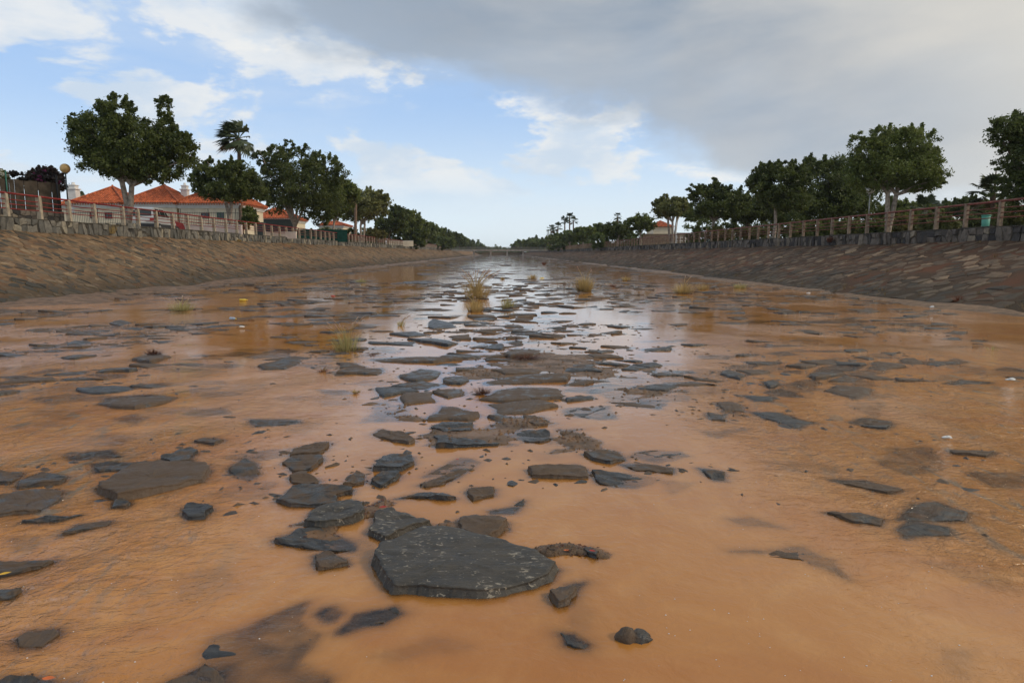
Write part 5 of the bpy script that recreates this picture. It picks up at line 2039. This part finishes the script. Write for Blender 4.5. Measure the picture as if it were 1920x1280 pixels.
# ------------------------------------------------------------------ lamps, pole, bin
def lamp(label, px, py_globe, Y, side, rg_, gm, pm, name='street_lamp', double=False):
    zf = LGROUND if side < 0 else RGROUND
    c = at(px, py_globe, Y)
    t = thing(name, label, 'street lamp', (c.x, Y, zf))
    m = MB()
    m.tube([(c.x, Y, zf), (c.x, Y, zf + .9)], .06, 10)
    m.tube([(c.x, Y, zf + .9), (c.x, Y, c.z - rg_ * .9)], .035, 10)
    m.build('pole', M[pm], t, True)
    m = MB()
    m.lathe(c.x, Y, [(0.02, c.z - rg_ * 1.15), (.09, c.z - rg_ * 1.1), (.11, c.z - rg_ * .88), (.06, c.z - rg_ * .8)], 12)
    m.build('collar', M[pm], t, True)
    m = MB()
    if double:
        prof = [(.03, c.z - rg_ * 1.0), (rg_ * .75, c.z - rg_ * .8), (rg_ * 1.05, c.z - rg_ * .3), (rg_ * 1.1, c.z + rg_ * .2), (rg_ * .95, c.z + rg_ * .5), (rg_ * .4, c.z + rg_ * .62), (0.001, c.z + rg_ * .64)]
    else:
        prof = [(max(.001, rg_ * math.sin(a)), c.z - rg_ * math.cos(a)) for a in [math.pi * i / 14 for i in range(1, 15)]]
    m.lathe(c.x, Y, prof, 20)
    m.build('globe', M[gm], t, True)
    if double:
        m = MB()
        m.lathe(c.x, Y, [(rg_ * 1.12, c.z + rg_ * .18), (rg_ * 1.16, c.z + rg_ * .24), (rg_ * 1.0, c.z + rg_ * .52), (rg_ * .97, c.z + rg_ * .46)], 20)
        m.build('cap_ring', M['grey_metal'], t, True)
    return t


lamp('street lamp with a yellowed globe on a dark pole beside the brown screen', 122, 316, 38, -1, .255, 'globe_old', 'dark_pole')
lamp('white-headed street lamp on a slim grey pole behind the right fence', 1632, 356, 40, 1, .22, 'globe_white', 'grey_metal', double=True)
wp = thing('sign_pole', 'slim white pole beside the three-stemmed tree on the right', 'pole', (hx(1268, 84), 84, RGROUND))
m_ = MB()
c = at(1268, 417, 84)
m_.tube([(c.x, 84, RGROUND), (c.x, 84, c.z)], .05, 8)
m_.build('pole', M['white_trim'], wp, True)
m_ = MB()
m_.tube([(c.x, 84, c.z), (c.x, 84, c.z + .12)], [.07, .03], 8)
m_.build('pole_cap', M['grey_metal'], wp, True)
wr = thing('white_railing', 'short white railing at the foot of the slim white pole', 'railing', (hx(1275, 84), 84, RGROUND))
for zz in (.55, .95):
    m_ = MB()
    m_.tube([(hx(1264, 84), 83.8, RGROUND + zz), (hx(1284, 84), 83.8, RGROUND + zz)], .035, 6)
    m_.build('rail', M['white_trim'], wr, True)
for px in (1264.5, 1274, 1283.5):
    m_ = MB()
    m_.tube([(hx(px, 84), 83.8, RGROUND - .02), (hx(px, 84), 83.8, RGROUND + 1.0)], .03, 6)
    m_.build('post', M['white_trim'], wr, True)

M['bin'] = simple('teal_bin_plastic', (0.10, 0.33, 0.24), 0.5, 0.4, 0.1)
c = at(1847, 430, 31)
bn = thing('litter_bin', 'teal green litter bin behind the fence at the right', 'bin', (c.x, 31, RGROUND))
m_ = MB()
m_.lathe(c.x, 31, [(.12, RGROUND + .02), (.14, RGROUND + .02), (.175, RGROUND + .75), (.16, RGROUND + .75), (.13, RGROUND + .1)], 14)
m_.build('body', M['bin'], bn, True)
m_ = MB()
m_.lathe(c.x, 31, [(.17, RGROUND + .74), (.195, RGROUND + .75), (.195, RGROUND + .79), (.168, RGROUND + .79)], 14)
m_.build('rim', M['bin'], bn, True)

# rubble heap at the foot of the big left tree
rh = random.Random(12)
for i in range(9):
    px = 205 + i * 7.0
    Y = 37.2 + rh.uniform(-.3, .3)
    c = at(px, 474, Y)
    m_ = MB()
    n = 7
    r0 = rh.uniform(.14, .24)
    top = [(c.x + r0 * .6 * math.cos(a), Y + r0 * .6 * math.sin(a), LGROUND + r0 * rh.uniform(.8, 1.4)) for a in [k * 2 * math.pi / n for k in range(n)]]
    bot = [(c.x + r0 * math.cos(a + .2) * rh.uniform(.8, 1.2), Y + r0 * math.sin(a + .2), LGROUND - .02) for a in [k * 2 * math.pi / n for k in range(n)]]
    m_.add(bot + top, [(k, (k + 1) % n, (k + 1) % n + n, k + n) for k in range(n)] + [tuple(range(n, 2 * n))], rh.random())
    o = m_.build('rock', M['wall_stone'])
    tag(o, 'rough grey rock in the line of rocks at the foot of the big forked tree', 'rock', 'rocks lying at the foot of the big forked tree')


# ------------------------------------------------------------------ cars
M['car_silver'] = simple('silver_car_paint', (0.55, 0.55, 0.53), 0.28, 0.6, 0.03, 1, 0.0, 0.35)
M['car_red'] = simple('dark_red_car_paint', (0.20, 0.022, 0.025), 0.25, 0.6, 0.03, 1, 0.0, 0.1)
M['car_glass'] = simple('car_glass', (0.02, 0.028, 0.03), 0.06, 0.7, 0.05, 1, 0.0)
M['rubber'] = simple('black_rubber', (0.018, 0.018, 0.018), 0.85)
M['lamp_red'] = simple('red_lamp_glass', (0.40, 0.03, 0.02), 0.2, 0.6)
M['dark_plastic'] = simple('dark_bumper_plastic', (0.03, 0.03, 0.033), 0.6)


def car(label, x, y, rz, paint, lower, L=4.4, W=1.76, H=1.68, seed=0):
    t = thing('parked_car', label, 'car', (x, y, LGROUND), rz)
    mw = Matrix.LocRotScale(Vector((x, y, LGROUND)), t.rotation_euler, Vector((1, 1, 1)))

    def put(mb, name, mat, parent=t, smooth=False):
        mb.v = [tuple(mw @ Vector(v)) for v in mb.v]
        return mb.build(name, mat, parent, smooth)
    # side profile: x from rear (-L/2) to front (L/2)
    lowp = [(-L / 2 + .02, .62), (-L / 2, .85), (-L / 2 + .05, 1.02), (L / 2 - 1.05, 1.06), (L / 2 - .18, .92), (L / 2, .72), (L / 2 - .03, .62)]
    roof = [(-L / 2 + .10, 1.02), (-L / 2 + .32, H - .06), (-L / 2 + .7, H), (L / 2 - 1.95, H), (L / 2 - 1.62, H - .08), (L / 2 - 1.02, 1.05)]

    def extr(prof, w0, w1, mb, z_narrow=None):
        n = len(prof)
        v = []
        for sgn in (-1, 1):
            for (px_, pz) in prof:
                k = 0 if z_narrow is None else max(0, (pz - 1.02) / (H - 1.02))
                ww = w0 + (w1 - w0) * k
                v.append((px_, sgn * ww, pz))
        mb.add(v, [tuple(range(n - 1, -1, -1)), tuple(range(n, 2 * n))] + [(i, (i + 1) % n, (i + 1) % n + n, i + n) for i in range(n)])
    b = MB()
    extr(lowp, W / 2, W / 2, b)
    extr(roof, W / 2 - .02, W / 2 - .2, b, 1)
    body = put(b, 'body', M[paint])
    s = MB()
    extr([(-L / 2 - .04, .34), (-L / 2 - .05, .615), (L / 2 + .03, .615), (L / 2 + .02, .34)], W / 2 + .012, W / 2 + .012, s)
    put(s, 'bumper', M[lower])
    # glazing set on the skin
    g = MB()
    g.add([(-L / 2 + .128, -.62, 1.12), (-L / 2 + .128, .62, 1.12), (-L / 2 + .29, .56, H - .15), (-L / 2 + .29, -.56, H - .15)], [(0, 3, 2, 1)])
    put(g, 'rear_window', M['car_glass'])
    for sgn in (-1, 1):
        for (xa_, xb_, xc, xd) in ((-L / 2 + .40, -L / 2 + 1.15, -L / 2 + 1.15, -L / 2 + .55), (-L / 2 + 1.25, -L / 2 + 2.1, -L / 2 + 2.1, -L / 2 + 1.25), (-L / 2 + 2.2, L / 2 - 1.18, L / 2 - 1.75, -L / 2 + 2.2)):
            g = MB()
            ya, yb = (W / 2 - .03) * sgn + .012 * sgn, (W / 2 - .175) * sgn + .012 * sgn
            v = [(xa_, ya, 1.12), (xb_, ya, 1.12), (xc, yb, H - .12), (xd, yb, H - .12)]
            g.add(v, [(0, 1, 2, 3) if sgn < 0 else (3, 2, 1, 0)])
            put(g, 'side_window', M['car_glass'])
        g = MB()
        g.box(-L / 2 - .025, -L / 2 + .10, sgn * (W / 2 - .30) if sgn > 0 else sgn * (W / 2 + .014), sgn * (W / 2 + .014) if sgn > 0 else sgn * (W / 2 - .30), .82, 1.0)
        put(g, 'tail_lamp', M['lamp_red'])
    g = MB()
    g.box(-L / 2 - .018, -L / 2 + .01, -.26, .26, .68, .79)
    put(g, 'number_plate', M['white_trim'])
    for sx in (-L / 2 + .78, L / 2 - .85):
        for sgn in (-1, 1):
            g = MB()
            g.tube([(sx, sgn * (W / 2 - .2), .33), (sx, sgn * (W / 2 + .03), .33)], .33, 18)
            wo = put(g, 'wheel', M['rubber'])
            g = MB()
            g.tube([(sx, sgn * (W / 2 + .02), .33), (sx, sgn * (W / 2 + .045), .33)], .2, 12)
            put(g, 'rim', M['grey_metal'], wo)
    return t


c = at(276, 474, 47)
car('silver off-road car with dark bumpers parked behind the left fence, rear to the viewer', c.x, 48, R(97), 'car_silver', 'dark_plastic', 4.0, 1.72, 1.72)
c = at(306, 474, 52)
car('dark red car parked behind the silver one by the left fence', c.x, 51.4, R(75), 'car_red', 'car_red', 3.7, 1.62, 1.40)


# ------------------------------------------------------------------ bridge across the channel
BY = 274.0
bt = at(940, 470.6, BY).z
br = thing('footbridge', 'flat grey concrete bridge crossing the channel in the far distance', 'bridge', (0, BY, 0))
m_ = MB()
m_.box(-20.5, 20.5, BY, BY + 5, bt, bt + .55)
m_.build('deck', M['bridge'], br)
for px in (888, 920, 951, 981):
    m_ = MB()
    x = hx(px, BY)
    m_.box(x - .32, x + .32, BY + .6, BY + 4.4, -.3, bt - .003)
    m_.build('pier', M['bridge'], br)
for yy in (BY + .1, BY + 4.8):
    m_ = MB()
    m_.box(-20.5, 20.5, yy, yy + .08, bt + 1.45, bt + 1.55)
    m_.box(-20.5, 20.5, yy + .02, yy + .06, bt + 1.0, bt + 1.04)
    x = -20.4
    while x < 20.5:
        m_.box(x, x + .07, yy + .012, yy + .07, bt + .55, bt + 1.448)
        x += .4
    m_.build('railing', M['bridge_dark'], br, kind='stuff')


# ------------------------------------------------------------------ the walker on the right promenade
M['skin'] = simple('skin', (0.42, 0.24, 0.16), 0.6)
M['shirt'] = simple('white_pink_shirt', (0.62, 0.52, 0.58), 0.85)
M['trousers'] = simple('dark_trousers', (0.02, 0.022, 0.03), 0.85)
M['hair'] = simple('grey_hair', (0.10, 0.09, 0.085), 0.8)


def person():
    Y = 75.0
    c = at(1323, 474, Y)
    z = RGROUND
    t = thing('person', 'person in a pale pinkish shirt and dark trousers walking behind the right fence', 'person', (c.x, Y, z))

    def skin(name, verts, edges, rad, mat, root=0, parent=t, lv=2):
        me = bpy.data.meshes.new(name)
        me.from_pydata([(c.x + v[0], Y + v[1], z + v[2]) for v in verts], edges, [])
        o = link(name, me, parent)
        sm = o.modifiers.new('skin', 'SKIN')
        for i, r0 in enumerate(rad):
            me.skin_vertices[0].data[i].radius = (r0, r0) if not isinstance(r0, tuple) else r0
            me.skin_vertices[0].data[i].use_root = (i == root)
        sb = o.modifiers.new('sub', 'SUBSURF')
        sb.levels = sb.render_levels = lv
        me.materials.append(M[mat])
        return o
    # skeleton: pelvis, spine, neck, head; arms swinging, legs in mid stride
    V = [(0, 0, .95), (0, 0, 1.12), (0, 0, 1.32), (0, 0, 1.44), (0, 0, 1.52), (0, -.01, 1.60), (0, -.01, 1.70),
         (-.18, 0, 1.40), (-.23, -.06, 1.13), (-.22, -.20, .93), (-.21, -.25, .86),
         (.18, 0, 1.40), (.23, .05, 1.13), (.23, -.03, .90), (.23, -.05, .82),
         (-.10, 0, .90), (-.11, .10, .50), (-.11, .28, .10), (-.11, .20, .04),
         (.10, 0, .90), (.11, -.14, .50), (.11, -.26, .08), (.11, -.36, .035)]
    E = [(0, 1), (1, 2), (2, 3), (3, 4), (4, 5), (5, 6), (3, 7), (7, 8), (8, 9), (9, 10), (3, 11), (11, 12), (12, 13), (13, 14), (0, 15), (15, 16), (16, 17), (17, 18), (0, 19), (19, 20), (20, 21), (21, 22)]
    rad = [(.15, .11), (.14, .10), (.17, .11), (.09, .07), .05, .085, .075, .055, .042, .032, .035, .055, .042, .032, .035, .085, .06, .042, .04, .085, .06, .042, .04]
    skin('body', V, E, rad, 'skin')
    skin('shirt', [(0, 0, .93), (0, 0, 1.12), (0, 0, 1.32), (0, 0, 1.43), (-.18, 0, 1.40), (-.225, -.04, 1.20), (.18, 0, 1.40), (.225, .03, 1.20)],
         [(0, 1), (1, 2), (2, 3), (3, 4), (4, 5), (3, 6), (6, 7)], [(.17, .13), (.16, .12), (.19, .13), (.10, .085), .07, .06, .07, .06], 'shirt')
    skin('trousers', [(0, 0, .97), (-.10, 0, .88), (-.11, .10, .50), (-.11, .27, .13), (.10, 0, .88), (.11, -.14, .50), (.11, -.25, .11)],
         [(0, 1), (1, 2), (2, 3), (0, 4), (4, 5), (5, 6)], [(.165, .125), .10, .078, .06, .10, .078, .06], 'trousers')
    skin('hair', [(0, .02, 1.64), (0, .015, 1.72)], [(0, 1)], [.088, .07], 'hair')
    m = MB()
    m.tube([(c.x, Y - .095, z + 1.63), (c.x, Y - .115, z + 1.60)], [.012, .018], 6)
    m.build('nose', M['skin'], t, True)


person()

# ------------------------------------------------------------------ grass tufts, dead plants, litter
M['grass_dry'] = mat_leaf('dry_grass', (0.34, 0.23, 0.09), (0.62, 0.48, 0.22), .4)
M['grass_green'] = mat_leaf('green_grass', (0.30, 0.27, 0.10), (0.56, 0.50, 0.24), .4)
M['grass_red'] = mat_leaf('reddish_stems', (0.10, 0.035, 0.02), (0.22, 0.085, 0.045), .2)
M['plume'] = mat_leaf('pale_pink_plumes', (0.38, 0.25, 0.19), (0.60, 0.48, 0.40), .4)
M['dead'] = mat_leaf('dead_leaves', (0.030, 0.016, 0.010), (0.15, 0.055, 0.025), .1)


def blades(n, x, y, r0, h, lean, r, wd, z0=-.03, bend=.35):
    """curved grass blades as narrow strips"""
    V, Fc, T = [], [], []
    for i in range(n):
        a = r.uniform(0, 2 * math.pi)
        q = r.random() ** .6
        bx, by = x + r0 * .55 * q * math.cos(a), y + r0 * .55 * q * math.sin(a)
        a2 = a + r.uniform(-.5, .5)
        L = h * r.uniform(.35, 1.15)
        out = r0 * q * r.uniform(.7, 1.25)
        p0_ = Vector((bx, by, z0))
        p1_ = Vector((bx + out * .35 * math.cos(a2) + lean * L * .25, by + out * .35 * math.sin(a2), z0 + L * .55))
        p2_ = Vector((bx + out * math.cos(a2) + lean * L, by + out * math.sin(a2), z0 + L * (1 - bend * q * .6)))
        sd = Vector((-math.sin(a2 + r.uniform(-1, 1)), math.cos(a2), 0)) * wd * r.uniform(.7, 1.3)
        o = len(V)
        V += [tuple(p0_ - sd), tuple(p0_ + sd), tuple(p1_ - sd * .8), tuple(p1_ + sd * .8), tuple(p2_)]
        Fc += [(o, o + 1, o + 3, o + 2), (o + 2, o + 3, o + 4)]
        t_ = r.random()
        T += [t_, t_]
    return V, Fc, T


def tuft(label, px, py, wpx, hpx, mat, n=500, plumes=0, lean=.1, seed=0, plant='grass_tuft', base='dead', z0=-.03, cat='grass tuft'):
    x, y = G(px, py, max(z0, 0))
    d = y
    s = d / 1280.0
    r = random.Random(seed + 500)
    t = thing(plant, label, cat, (x, y, z0))
    V, Fc, T = blades(int(n * .62), x, y, wpx * s * .66, hpx * s * 1.1, lean, r, max(.0018, .00024 * d), z0, .6)
    link('blades', mesh_np('blades', np.array(V), Fc, M[mat], T), t)
    if base:
        V, Fc, T = blades(int(n * .35), x, y, wpx * s * .42, hpx * s * .30, 0, r, max(.003, .00035 * d), z0, .8)
        link('dead_base', mesh_np('dead_base', np.array(V), Fc, M[base], T), t)
    if plumes:
        m = MB()
        st = MB()
        for i in range(plumes):
            a = r.uniform(0, 6.28)
            o = wpx * s * .5 * r.uniform(.5, 1.3)
            H = hpx * s * r.uniform(1.1, 1.55)
            p0_ = Vector((x, y, z0))
            p1_ = Vector((x + o * .4 * math.cos(a) + lean * H * .3, y + o * .4 * math.sin(a), z0 + H * .6))
            p2_ = Vector((x + o * math.cos(a) + lean * H, y + o * math.sin(a), z0 + H * .85))
            p3_ = p2_ + (p2_ - p1_) * .45 + Vector((0, 0, -.02 * H))
            w0 = max(.0018, .00025 * d)
            st.tube([p0_, p1_, p2_], w0, 4, False, r.random())
            m.tube([p2_, p2_.lerp(p3_, .35), p2_.lerp(p3_, .75), p3_], [w0, w0 * 3.2, w0 * 2.4, w0 * .5], 5, False, r.random())
        st.build('stalks', M['grass_dry'], t)
        m.build('plumes', M['plume'], t, kind='stuff')
    return t


tuft('large pale green grass tuft with pink plumes left of centre', 650, 657, 58, 46, 'grass_green', 420, 14, -.05, 1)
tuft('biggest grass clump with pinkish plumes in the bright water at the centre', 893, 560, 52, 40, 'grass_dry', 620, 36, .10, 2, base='grass_red')
tuft('straw-coloured tuft directly in front of the biggest clump', 891, 584, 34, 28, 'grass_dry', 420, 4, .02, 3)
tuft('small green tuft on a dark stone right of the centre clump', 952, 577, 30, 22, 'grass_green', 360, 0, .02, 4)
tuft('dense golden upright tuft standing in water right of centre', 1095, 546, 34, 34, 'grass_dry', 700, 3, -.02, 5)
tuft('short straw tuft beside a yellow scrap in the far bright water', 998, 524, 20, 12, 'grass_dry', 260, 0, 0, 6)
tuft('tiny brown tuft far out in the bright water left of the short straw tuft', 942, 524, 8, 6, 'grass_dry', 120, 0, 0, 7)
tuft('wide golden tuft on the right, the larger of the pair', 1281, 550, 42, 24, 'grass_dry', 520, 2, .05, 8)
tuft('smaller straw tuft just right of the wide golden one', 1319, 543, 24, 14, 'grass_dry', 260, 0, .05, 9)
tuft('green tuft near the foot of the right bank', 1388, 540, 24, 12, 'grass_green', 280, 0, 0, 10)
tuft('brownish tuft far right of the dense upright tuft', 1174, 526, 15, 10, 'grass_dry', 200, 0, 0, 11)
tuft('low reddish tuft between the upright tuft and the brownish one', 1148, 538, 14, 7, 'grass_red', 200, 0, 0, 12)
tuft('reddish tuft farthest up the bed near the right bank', 1020, 496, 8, 6, 'grass_red', 120, 0, 0, 13)
tuft('yellow-green tuft standing alone at the left among muddy stones', 341, 582, 46, 22, 'grass_green', 460, 6, 0, 14)
tuft('small green tuft in orange water left of the bright water', 677, 530, 22, 9, 'grass_green', 220, 0, 0, 15)
tuft('thin tuft with dark root ball and two tall plumes', 752, 611, 16, 16, 'grass_green', 120, 4, .25, 16, base='dead')
tuft('reddish root clump with a few tall thin plumes left of the stony strip', 606, 697, 22, 12, 'grass_red', 240, 7, .1, 17)
tuft('sparse green grass standing in orange water at the right', 1860, 656, 22, 14, 'grass_green', 70, 0, 0, 18, base=None)
tuft('dark branching dead stalks in front of the green centre tuft', 967, 640, 16, 18, 'dead', 34, 0, 0, 19, plant='dead_plant', base=None, cat='dead plant')
tuft('red-brown dead plant on the stones right of the dark rim slate', 905, 738, 34, 14, 'dead', 260, 0, 0, 20, plant='dead_plant', base='grass_red', z0=.01, cat='dead plant')
tuft('long heap of red-brown dead plants on the flat stones right of centre', 985, 672, 60, 9, 'dead', 420, 0, .2, 21, plant='dead_plant', base='grass_red', z0=.01, cat='dead plant')
tuft('red-brown dead clump on the slab in the bright water at left', 288, 664, 34, 12, 'dead', 260, 0, 0, 22, plant='dead_plant', base='grass_red', z0=.015, cat='dead plant')
tuft('small black-brown weed clump right of the large pale green tuft', 698, 666, 20, 8, 'dead', 200, 0, 0, 23, plant='dead_plant', base='dead', cat='dead plant')
tuft('low brown weed mat in water between the two small plants', 750, 661, 30, 7, 'dead', 160, 0, 0, 24, plant='dead_plant', base=None, cat='dead plant')
tuft('orange-brown grass crumb among the stones left of centre', 667, 737, 16, 8, 'grass_dry', 120, 0, 0, 25, z0=.005)
tuft('low dead weeds with a white scrap left of the stones', 468, 600, 44, 6, 'dead', 220, 0, 0, 27, plant='dead_plant', base='grass_red', cat='dead plant')


def slope_tuft(label, px, py, side, wpx, hpx, mat, seed, z):
    # stands on the bank or wall where the sight line meets that height
    x, y = G(px, py, z)
    if side < 0:
        X = LT + (LW - LT) * (z / LH)
    else:
        X = RT + (RW - RT) * (z / RH)
    d_ = ray(px, py)
    tt = X / d_[0]
    y = d_[1] * tt
    zz = EYE + d_[2] * tt
    r = random.Random(seed)
    s = y / 1280
    t = thing('grass_tuft', label, 'grass tuft', (X, y, zz))
    V, Fc, T = blades(220, X, y, wpx * s * .5, hpx * s, 0, r, .007, zz - .06)
    link('blades', mesh_np('blades', np.array(V), Fc, M[mat], T), t)


slope_tuft('dry grass hanging on the left wall below the big forked tree', 207, 436, -1, 26, 22, 'grass_dry', 1, 2.42)
slope_tuft('dry brown grass tuft low on the right bank', 1797, 570, 1, 26, 22, 'grass_red', 2, .12)
slope_tuft('brown weed on top of the right bank under the wall', 1556, 452, 1, 14, 12, 'grass_red', 3, 1.85)
slope_tuft('dry weed on the left wall below the wide jagged tree', 540, 460, -1, 12, 7, 'grass_dry', 4, 2.3)
slope_tuft('dry weed clump at the wall foot right of the tall palm', 448, 452, -1, 10, 6, 'grass_dry', 5, 2.3)

# litter
M['white_plastic'] = simple('white_plastic', (0.72, 0.72, 0.70), 0.4)
M['blue_plastic'] = simple('pale_blue_plastic', (0.45, 0.55, 0.65), 0.3)
M['yellow_plastic'] = simple('yellow_plastic', (0.70, 0.50, 0.06), 0.5)
M['leaf_orange'] = simple('orange_fallen_leaf', (0.60, 0.14, 0.03), 0.6)
M['leaf_red'] = simple('red_fallen_leaf', (0.35, 0.02, 0.012), 0.5)
M['leaf_gold'] = simple('yellow_fallen_leaf', (0.75, 0.45, 0.03), 0.5)


def bottle(label, px, py, L, mat, z=.02, az=.3):
    x, y = G(px, py, z)
    t = thing('plastic_bottle', label, 'bottle', (x, y, z - .02))
    d = Vector((math.cos(az), math.sin(az), 0))
    p = Vector((x, y, z + .01))
    m = MB()
    prof = [(0, .2), (.01, .85), (.08, 1), (.35, .92), (.4, 1), (.62, 1), (.74, .8), (.88, .35), (.93, .35)]
    m.tube([p + d * (q * L - L / 2) for q, _ in prof], [w * L * .15 for _, w in prof], 10)
    m.build('body', M[mat], t, True)
    m = MB()
    m.tube([p + d * (L * .431), p + d * (L * .5)], L * .06, 8)
    m.build('cap', M['yellow_plastic'], t, True)


bottle('pale blue crushed plastic bottle lying on the stones at left', 437, 598, .22, 'blue_plastic', .04, -.6)
bottle('pale bottle with yellow cap in the orange water left of the bright water', 457, 563, .26, 'yellow_plastic', .02, 0)


def crumple(name, label, cat, px, py, r0, mat, z=.02, h=.5, seed=0, n=9, pos=None):
    x, y = pos if pos else G(px, py, z)
    r = random.Random(seed)
    m = MB()
    v = []
    rows = 4
    for j in range(rows):
        ph = j / (rows - 1) * math.pi / 2
        for i in range(n):
            a = 2 * math.pi * i / n
            rr = r0 * math.cos(ph) * r.uniform(.7, 1.25)
            v.append((x + rr * math.cos(a) * 1.3, y + rr * math.sin(a) * .8, z - .01 + r0 * h * math.sin(ph) * r.uniform(.7, 1.2)))
    f = [(j * n + i, j * n + (i + 1) % n, (j + 1) * n + (i + 1) % n, (j + 1) * n + i) for j in range(rows - 1) for i in range(n)] + [tuple((rows - 1) * n + i for i in range(n))]
    m.add(v, f)
    o = m.build(name, M[mat])
    tag(o, label, cat)


crumple('plastic_scrap', 'yellow plastic scrap beside the short straw tuft', 'litter', 1016, 522, .11, 'yellow_plastic', .03, .6, 1)
crumple('plastic_scrap', 'white scrap in the stream near the foot of the right bank', 'litter', 1748, 575, .055, 'white_plastic', .02, .6, 2)
crumple('plastic_scrap', 'small white scrap at the muddy edge below the right bank', 'litter', 1516, 549, .06, 'white_plastic', .02, .5, 3)
crumple('plastic_scrap', 'white scrap caught in the rapids on the right', 'litter', 1776, 818, .03, 'white_plastic', .012, .6, 4)
crumple('plastic_scrap', 'white wrapper on the dark stones at the right edge', 'litter', 1896, 710, .045, 'white_plastic', .015, .5, 5)
crumple('plastic_scrap', 'tiny red scrap in the water left of the bright reflection', 'litter', 624, 555, .07, 'leaf_red', .02, .5, 6)
crumple('plastic_scrap', 'white speck of litter between wet stones left of the centre', 'litter', 453, 612, .05, 'white_plastic', .04, .5, 7)


def leaf(label, px, py, L, mat, z, az, curl=.3):
    x, y = G(px, py, z)
    n = 7
    v, f = [], []
    for i in range(n):
        t = i / (n - 1)
        w = L * .26 * math.sin(math.pi * min(1, t * 1.05 + .02)) ** .8
        zz = z + .004 + L * curl * (t - .5) ** 2
        for sgn, up in ((-1, .35), (0, 0), (1, .35)):
            lx, ly = (t - .5) * L, sgn * w
            v.append((x + lx * math.cos(az) - ly * math.sin(az), y + lx * math.sin(az) + ly * math.cos(az), zz + up * w))
    for i in range(n - 1):
        for k in (0, 1):
            a = i * 3 + k
            f.append((a, a + 1, a + 4, a + 3))
    m = MB()
    m.add(v, f)
    tag(m.build('fallen_leaf', M[mat], smooth=True), label, 'leaf')


leaf('small curled yellow leaf on the dark slab at the left edge', 10, 1077, .05, 'leaf_gold', .03, .7)
leaf('orange leaf on the rock in the bottom left corner', 92, 1274, .045, 'leaf_orange', .03, .1)
leaf('dark red leaf on the tiny stone right of the biggest slab', 1111, 1034, .035, 'leaf_red', .026, -.3)
leaf('orange-tan curled leaf floating right of the biggest slab', 1062, 1033, .03, 'leaf_orange', .012, .2, .6)
leaf('small pinkish leaf in the water behind the crescent stone', 858, 862, .03, 'leaf_red', .012, .4)
leaf('red-brown leaf lying on the mud between the slabs', 719, 952, .05, 'leaf_red', .05, .3)

# scattered dead leaf crumbs along stone edges: nobody could count them
r_ = random.Random(99)
V_, F_, T_ = [], [], []
for k in range(2300):
    if k % 2:
        b = BARS[r_.randrange(len(BARS))]
        x, y = b[0] + r_.gauss(0, .8) * b[2], b[1] + r_.gauss(0, .9) * b[3]
        z = float(bed_z(np.array([x]), np.array([y]))[0]) + .003
        if z < -.015:
            continue
        z = max(z, .002)
    else:
        s = stones[r_.randrange(len(stones))]
        if s['top'] < 0.01 or s['c'][1] > 16:
            continue
        i = r_.randrange(len(s['rpoly']))
        q = s['rpoly'][i]
        x, y = q[0] + r_.gauss(0, .02), q[1] + r_.gauss(0, .02)
        z = .004
    L = r_.uniform(.004, .016) * (1 + y * .05)
    a = r_.uniform(0, 6.28)
    ux, uy = math.cos(a) * L, math.sin(a) * L
    o = len(V_)
    V_ += [(x - ux, y - uy, z), (x + uy * .5, y - ux * .5, z + L * .3), (x + ux, y + uy, z + L * .2), (x - uy * .5, y + ux * .5, z + L * .1)]
    F_.append((o, o + 1, o + 2, o + 3))
    T_.append(r_.random())
o = link('leaf_litter', mesh_np('leaf_litter', np.array(V_), F_, M['dead'], T_), kind='stuff')
o['label'] = 'crumbs of dead leaves washed against the stones'

# ------------------------------------------------------------------ damp air
hm = bpy.data.materials.new('haze')
hm.use_nodes = True
ht = NT(hm.node_tree)
ht.n.clear()
ho = ht.node('ShaderNodeOutputMaterial')
hv = ht.node('ShaderNodeVolumePrincipled', {'Color': (0.86, 0.93, 1.0, 1), 'Density': 0.00017, 'Anisotropy': 0.35})
ht.l.new(hv.outputs[0], ho.inputs['Volume'])
hb = MB()
hb.box(-1620, 1620, -60, 1690, -1.6, 24)
hz_ = hb.build('haze', hm, kind='stuff')

# flecks of foam carried on the water
r_ = random.Random(64)
V_, F_ = [], []
for k in range(130):
    if k % 3:
        x, y = G(r_.uniform(1150, 1920), r_.uniform(880, 1280))
    else:
        x, y = G(r_.uniform(0, 700), r_.uniform(760, 1280))
    L = r_.uniform(.0015, .0042)
    o = len(V_)
    n = 5
    V_ += [(x + L * math.cos(a), y + L * r_.uniform(.5, 1) * math.sin(a), .001) for a in (0, 1.26, 2.5, 3.8, 5.0)] + [(x, y, .001 + L * .5)]
    F_ += [(o + i, o + (i + 1) % n, o + n) for i in range(n)]
o = link('foam_flecks', mesh_np('foam_flecks', np.array(V_), F_, M['white_plastic'], [0.5] * len(F_)), kind='stuff')
o['label'] = 'tiny flecks of foam drifting on the muddy water'
